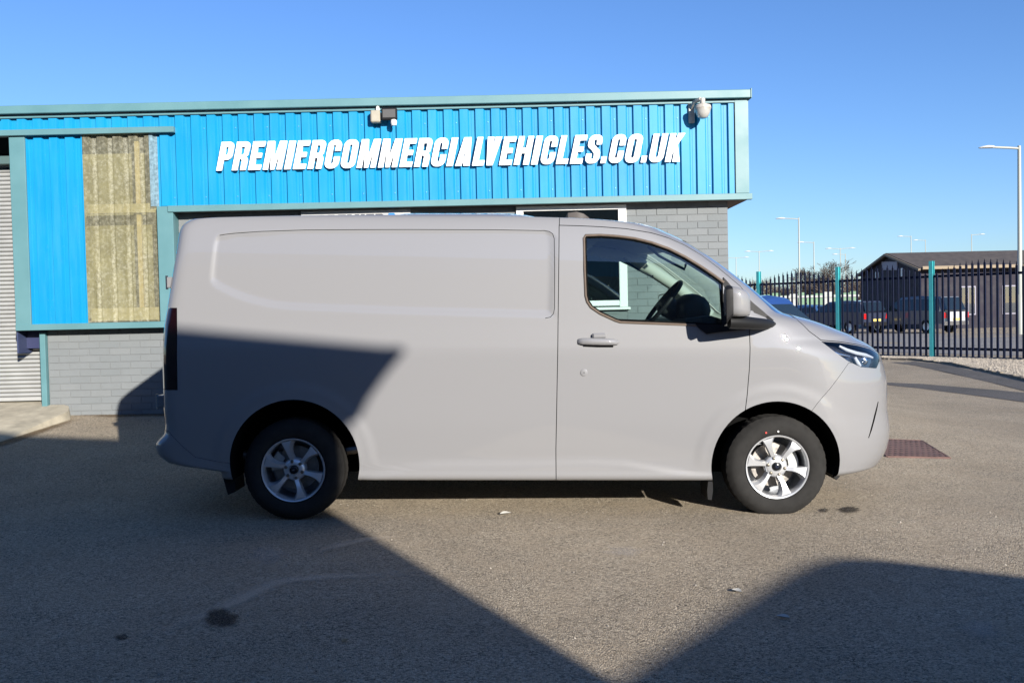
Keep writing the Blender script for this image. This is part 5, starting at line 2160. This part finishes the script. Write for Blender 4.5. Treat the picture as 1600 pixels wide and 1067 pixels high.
# ------------------------------------------------------------------ parked cars
def car(name, label, cat, pos, heading, col, body_l=4.5, hgt=1.7, kind="suv", rear="silver", group="cars parked beyond the fence"):
    """built along local +X (front), then turned to its heading"""
    t = thing(name, label, cat, pos, group)
    ch, sh_ = math.cos(heading), math.sin(heading)
    z0 = pos[2]

    def Wd(p):
        return (pos[0] + p[0] * ch - p[1] * sh_, pos[1] + p[0] * sh_ + p[1] * ch, z0 + p[2])
    L, H = body_l / 2, hgt
    paint = plain(name + "_paint", col, .35, coat=1.0)
    hw = .90
    if kind == "pickup":
        low_ = [(-L, .45), (-L, .98), (-.15 * L, 1.0), (.55 * L, 1.02), (.95 * L, .92), (L, .60), (L * .98, .42)]
        cab = [(-.20 * L, 1.0), (-.12 * L, H - .06), (.18 * L, H), (.30 * L, H - .04), (.55 * L, 1.01)]
    elif kind == "hatch":
        low_ = [(-L, .40), (-L, .90), (-.6 * L, .98), (.42 * L, .98), (.90 * L, .80), (L, .55), (L * .97, .35)]
        cab = [(-.96 * L, .95), (-.80 * L, H - .07), (-.3 * L, H), (.02 * L, H - .05), (.46 * L, .975)]
    else:
        low_ = [(-L, .45), (-L * .99, 1.02), (-.6 * L, 1.08), (.45 * L, 1.06), (.93 * L, .95), (L, .62), (L * .97, .42)]
        cab = [(-.97 * L, 1.05), (-.88 * L, H - .06), (-.4 * L, H), (.10 * L, H - .05), (.46 * L, 1.05)]

    def slab(poly, widths, nm, mt, par, sm=25):
        secs = []
        for e, kx in widths:
            secs.append([Wd((x * kx, e, z)) for x, z in poly])
        return MB().loft(secs).build(nm, mt, par, sm)
    b_ = slab(low_, ((-hw, .97), (-hw + .06, 1.0), (hw - .06, 1.0), (hw, .97)), "body", paint, t)
    cx_ = sum(p[0] for p in cab) / len(cab)

    def shrink(poly, k, kz):
        return [(cx_ + (x - cx_) * k, z if z < 1.1 else 1.1 + (z - 1.1) * kz) for x, z in poly]
    secs = []
    for e, k, kz in ((-.84, 1.0, .0), (-.72, .93, .9), (-.62, .95, 1.0), (.62, .95, 1.0), (.72, .93, .9), (.84, 1.0, .0)):
        poly = []
        for x, z in cab:
            zz = z if z < 1.09 else (1.02 + (z - 1.02) * kz)
            poly.append(Wd((cx_ + (x - cx_) * k, e, zz)))
        secs.append(poly)
    MB().loft(secs).build("cabin", paint, t, 25)
    # glass slabs standing just proud of the cabin sides, ends
    zt, zb_ = H - .14, 1.06 if kind != "hatch" else 1.0
    xa, xb = cab[0][0], cab[-1][0]
    xt0, xt1 = cab[1][0], cab[-2][0]
    for s_ in (-1, 1):
        poly = [(xa * .94 + .06, .835, zb_ + .03), (xb - .16, .835, zb_ + .03), (xt1 - .02, .725, zt - .02), (xt0 + .10, .725, zt - .02)]
        MB().add([Wd((x, s_ * (y + .022), z)) for x, y, z in poly] + [Wd((x, s_ * (y - .02), z)) for x, y, z in poly],
                 [(0, 1, 2, 3), (7, 6, 5, 4), (0, 4, 5, 1), (1, 5, 6, 2), (2, 6, 7, 3), (3, 7, 4, 0)]).build("side_window", M["car_glass"], t)
    for (xl, zl, xu, zu), nm in (((xb, zb_ - .02, xt1, H - .08), "windscreen"), ((xa, zb_, xt0, H - .10), "rear_window")):
        d = .03 if nm == "windscreen" else -.03
        poly = [(xl + d, -.72, zl + .04), (xl + d, .72, zl + .04), (xu + d * 1.2, .62, zu), (xu + d * 1.2, -.62, zu)]
        MB().add([Wd(p) for p in poly] + [Wd((p[0] - d, p[1], p[2] - .01)) for p in poly],
                 [(0, 1, 2, 3), (7, 6, 5, 4), (0, 4, 5, 1), (1, 5, 6, 2), (2, 6, 7, 3), (3, 7, 4, 0)]).build(nm, M["car_glass"], t)
    for xw in (-.60 * L, .62 * L):
        for s_ in (-1, 1):
            c_ = Wd((xw, s_ * (hw - .10), .33))
            vs, fs = [], []
            prof = [(.19, .115), (.31, .115), (.33, .09), (.33, -.10), (.19, -.10)]
            mb = MB()
            n = 24
            for r, e in prof:
                for k in range(n):
                    a = 2 * math.pi * k / n
                    vs.append(Wd((xw + r * math.cos(a), s_ * (hw - .10 + e), .33 + r * math.sin(a))))
            for i in range(len(prof) - 1):
                for k in range(n):
                    fs.append((i * n + k, i * n + (k + 1) % n, (i + 1) * n + (k + 1) % n, (i + 1) * n + k))
            wh = mb.add(vs, fs).build("wheel", M["rubber"], t, 40)
            vs = [Wd((xw + .19 * math.cos(2 * math.pi * k / n), s_ * (hw + .006), .33 + .19 * math.sin(2 * math.pi * k / n))) for k in range(n)]
            MB().add(vs + [Wd((xw, s_ * (hw - .012), .33))], [(k, (k + 1) % n, n) for k in range(n)]).build("rim", M["alloy"], wh)
    for s_ in (-1, 1):
        MB().add([Wd((-L - .01 + a, s_ * e, z)) for a in (0, .06) for e, z in ((.62, .72), (.88, .72), (.88, .98), (.70, .98))],
                 [(0, 1, 2, 3), (7, 6, 5, 4), (0, 4, 5, 1), (1, 5, 6, 2), (2, 6, 7, 3), (3, 7, 4, 0)]).build("tail_light", plain("tail_red", (.35, .01, .01), .2), t)
        MB().add([Wd(((L * .84 if kind == "hatch" else L * .90) + a, s_ * e, z - (.08 if kind == "hatch" else .02))) for a in (0, .12) for e, z in ((.50, .66), (.86, .68), (.86, .84), (.56, .80))],
                 [(0, 1, 2, 3), (7, 6, 5, 4), (0, 4, 5, 1), (1, 5, 6, 2), (2, 6, 7, 3), (3, 7, 4, 0)]).build("headlight", plain("car_headlight", (.16, .17, .18), .2, coat=1.0), t)
    MB().add([Wd((-L - .03 + a, e, z)) for a in (0, .05) for e, z in ((-.86, .38), (.86, .38), (.86, .56), (-.86, .56))],
             [(0, 1, 2, 3), (7, 6, 5, 4), (0, 4, 5, 1), (1, 5, 6, 2), (2, 6, 7, 3), (3, 7, 4, 0)]).build("rear_bumper", M["chrome"] if rear == "silver" else M["black_plastic"], t)
    if rear == "silver":  # adds the paler tailgate that stands for the sunlit rear
        MB().add([Wd((-L - .012 + a, e, z)) for a in (0, .03) for e, z in ((-.60, .57), (.60, .57), (.60, 1.0), (-.60, 1.0))],
                 [(0, 1, 2, 3), (7, 6, 5, 4), (0, 4, 5, 1), (1, 5, 6, 2), (2, 6, 7, 3), (3, 7, 4, 0)]).build("tailgate", plain("sunlit_tailgate", (.34, .34, .34), .4), t)  # paler than the body paint: the sunlit rear is put into its colour
    MB().add([Wd((-L - .035 + a, e, z)) for a in (0, .03) for e, z in ((-.26, .60), (.26, .60), (.26, .71), (-.26, .71))],
             [(0, 1, 2, 3), (7, 6, 5, 4), (0, 4, 5, 1), (1, 5, 6, 2), (2, 6, 7, 3), (3, 7, 4, 0)]).build("number_plate", plain("plate_yellow", (.65, .50, .12), .5), t)
    return t


P = at(1428, 520, 46.0)
car("silver_off_roader", "silver grey off-roader seen from its lit rear corner behind the fence, beside the dark shed", "car", (float(P[0]), 46.0, -.08), R(118), (.09, .095, .105), 4.7, 1.78, "suv")
P = at(1325, 517, 47.0)
car("dark_estate_car", "dark car with a red tail light parked left of the silver off-roader", "car", (float(P[0]), 48.0, -.08), R(118), (.020, .025, .045), 4.5, 1.65, "suv", "black")
P = at(1268, 512, 52.0)
car("small_blue_car", "small mid blue car behind the fence, left of the dark car", "car", (float(P[0]), 54.0, -.08), R(125), (.02, .06, .15), 4.1, 1.5, "hatch", "black")
P = at(1232, 512, 58.0)
car("pale_car", "pale car half hidden behind the van's bonnet, beyond the fence", "car", (float(P[0]), 62.0, -.08), R(128), (.2, .2, .21), 4.1, 1.5, "hatch", "black")
car("blue_hatchback", "deep blue hatchback in the yard, only its roof showing behind the van's windscreen pillar", "car", (4.42, 17.0, -.05), R(42), (.008, .03, .13), 3.6, 1.58, "hatch", "black", "cars in the yard")

# ------------------------------------------------------------------ bare trees and far hedge
BARK = plain("bare_twigs", (0.075, 0.058, 0.045), 0.9, var=0.3, vscale=3)
BARK2 = plain("bare_bark", (0.05, 0.04, 0.033), 0.9)


def tree(px, Y, H, label, seed, spread=.5):
    rd = random.Random(seed)
    P = at(px, 500, Y)
    bx, by = float(P[0]), Y
    t = thing("bare_tree", label, "tree", (bx, by, -.1), "bare winter trees beyond the car park")
    limbs, twigs = MB(), MB()

    def grow(p, d, L, r, depth):
        q = p + d * L
        m_ = p + d * L * .5 + Vector((rd.uniform(-1, 1), rd.uniform(-1, 1), rd.uniform(-.3, .6))) * L * .08
        r_ = max(r, .017)
        (limbs if depth < 3 else twigs).tube([p, m_, q], [r_, r_ * .85, r_ * .7], 5 if depth < 3 else 3, cap=False)
        if depth >= 6:
            return
        for _ in range(4 if depth == 1 else 3):
            a = Vector((rd.uniform(-1, 1), rd.uniform(-1, 1), rd.uniform(-.25, .75)))
            nd = (d * .75 + a * spread * 1.8).normalized()
            grow(q if rd.random() < .6 else m_, nd, L * rd.uniform(.66, .84), r * .58, depth + 1)
    grow(Vector((bx, by, -.1)), Vector((0, 0, 1)), H * .29, H * .02, 0)
    limbs.build("trunk", BARK2, t, fix=False)
    twigs.build("crown", BARK, t, fix=False)
    return t


tree(1304, 92, 7.0, "rounded bare tree standing left of the dark gable behind the lamps", 4, .62)
tree(1256, 95, 6.6, "bare tree right behind the tall single-armed lamp column", 9, .55)
tree(1283, 100, 5.5, "smaller bare tree filling the gap between two bigger bare trees", 12, .55)
tree(1222, 100, 4.6, "low bare tree over the fence between the first two lamps", 15, .6)
tree(1338, 100, 5.4, "bare tree half hidden behind the dark gable", 21, .6)
hv, hf = [], []
for i in range(5200):
    x, y = rng.uniform(22, 48), rng.uniform(104, 112)
    h = rng.uniform(.2, 2.9) + 1.2 * math.sin(x * .6) ** 2
    L = rng.uniform(.5, 1.3)
    a = rng.normal(0, .5, 3)
    a[2] = abs(a[2]) + .5
    a = a / np.linalg.norm(a) * L
    k = len(hv)
    w = .05
    hv += [(x - w, y, h), (x + w, y, h), (x + a[0], y + a[1], h + a[2])]
    hf.append((k, k + 1, k + 2))
hd_ = MB().add(hv, hf).build("hedge", plain("brown_hedge", (0.06, 0.042, 0.028), .9, var=.3, vscale=2), fix=False)
tag(hd_, "brown leafless hedge along the far side of the car park", "hedge", kind="stuff")
# pale green hoarding and low units far behind the fence
GRN = plain("pale_green_paint", (0.10, 0.18, 0.11), .7, var=.25, vscale=.6)
WHT = plain("dull_white_paint", (0.28, 0.29, 0.28), .7)
P0_, P1_ = at(1180, 470, 84), at(1342, 470, 84)
hoard = thing("green_hoarding", "pale green hoarding with white top strip beyond the car park", "hoarding", (float(P0_[0] + P1_[0]) / 2, 84, -.1))
nb_ = 12
for i in range(nb_):
    a = P0_[0] + (P1_[0] - P0_[0]) * i / nb_
    b_ = P0_[0] + (P1_[0] - P0_[0]) * (i + 1) / nb_ - .06
    MB().box((a, 84, -.1), (b_, 84.08, 2.35 + .12 * (i % 3))).build("panel", GRN if i % 4 else WHT, hoard)
MB().box((float(P0_[0]), 83.9, 2.10), (float(P1_[0]), 83.99, 2.30)).build("top_strip", WHT, hoard)

# ------------------------------------------------------------------ what throws the big shadows: an inferred unit and a made-up block, both unseen
# its end corner and eaves are set from where their shadow lies on the yard and on the van (the light travels SUN_X across, SUN_Z down per metre forward)
edge = gpt(740, 927)
tt = 8.6
cx, cy = edge[0] + SUN_X * tt, edge[1] - tt
wdir = np.array([-1.0, .25])
wdir /= np.linalg.norm(wdir)
wnrm = np.array([-wdir[1], wdir[0]])
if wnrm[1] > 0:
    wnrm = -wnrm
op = thing("inferred_opposite_unit", "unseen, inferred blue and grey commercial unit standing behind the photographer", "building", (float(cx), float(cy), 0))
C0 = np.array([cx, cy])
TOS = np.array([SUN_X, -1.0, SUN_Z])


def caster(px, py, Y=6.0):
    """(distance along the wall from its corner, height) of the point shading photo pixel (px, py) on the van side"""
    q = at(px, py, Y)
    n3 = np.array([-wdir[1], wdir[0], 0.0])
    t = ((np.array([cx, cy, 0]) - q) @ n3) / (TOS @ n3)
    h = q + TOS * t
    return (float((h[:2] - C0) @ wdir), float(h[2]))


sh_pts = [caster(562, 655), caster(578, 622), caster(604, 585), caster(634, 548), caster(626, 541), caster(600, 541), caster(400, 522), caster(270, 509)]
zlo = sh_pts[0][1]
k_ = (sh_pts[-1][1] - sh_pts[-3][1]) / (sh_pts[-1][0] - sh_pts[-3][0])
sh_pts.append((30.0, sh_pts[-1][1] + .02 * 20))


def wall_prism(poly, d0, d1, nm, mt):
    vs = []
    for d in (d0, d1):
        for s, z in poly:
            p = C0 + wdir * s + wnrm * d
            vs.append((p[0], p[1], z))
    n = len(poly)
    MB().add(vs, [tuple(range(n - 1, -1, -1)), tuple(range(n, 2 * n))] + [(i, (i + 1) % n, n + (i + 1) % n, n + i) for i in range(n)]).build(nm, mt, op)


s00 = sh_pts[0][0]
wall_prism([(s00 + .09, -.1), (30, -.1), (30, zlo), (s00 + .09, zlo)], 0, 9.0, "wall", plain("opposite_wall", (.16, .16, .16), .9, var=.1))
wall_prism([(30.0, zlo + .002), (s00, zlo + .002)] + sh_pts[1:], 0, 9.0, "fascia", M["cladding"])
blocker = thing("shadow_blocker", "unseen block added behind the camera to throw the rounded shadow", "cabin", (4.5, -2.5, 0))  # made-up shape, outlined to throw the rounded shadow on the tarmac


def back(px, py, Y):
    p = gpt(px, py)
    t = p[1] - Y
    return (p[0] + SUN_X * t, p[2] + SUN_Z * t)


pts = [back(955, 1066, -2.5), back(1100, 975, -2.5), back(1215, 902, -2.5), back(1262, 879, -2.5), back(1300, 871, -2.5), back(1360, 872, -2.5), back(1600, 900, -2.5)]
pts = [(pts[0][0] - .9, pts[0][1] - .55)] + pts + [(pts[-1][0] + 1.6, pts[-1][1] - .45)]
MB().prism([(pts[0][0], 0.0)] + pts + [(pts[-1][0], 0.0)], -2.8, -2.5).build("blocker_outline", plain("blocker_wall", (.32, .30, .27), .8), blocker)
MB().prism([(x, z - .06) for x, z in pts] + [(x, z - .12) for x, z in pts[::-1]], -8.0, -2.8).build("roof", plain("blocker_roof", (.12, .12, .12), .8), blocker)  # top of the made-up shadow blocker
MB().box((pts[0][0] + .02, -8.0, 0), (pts[0][0] + .1, -2.8, pts[0][1] - .12)).build("side_wall", plain("blocker_side", (.32, .30, .27), .8), blocker)
MB().box((pts[-1][0] - .1, -8.0, 0), (pts[-1][0] - .02, -2.8, pts[-1][1] - .12)).build("side_wall", plain("blocker_side2", (.32, .30, .27), .8), blocker)
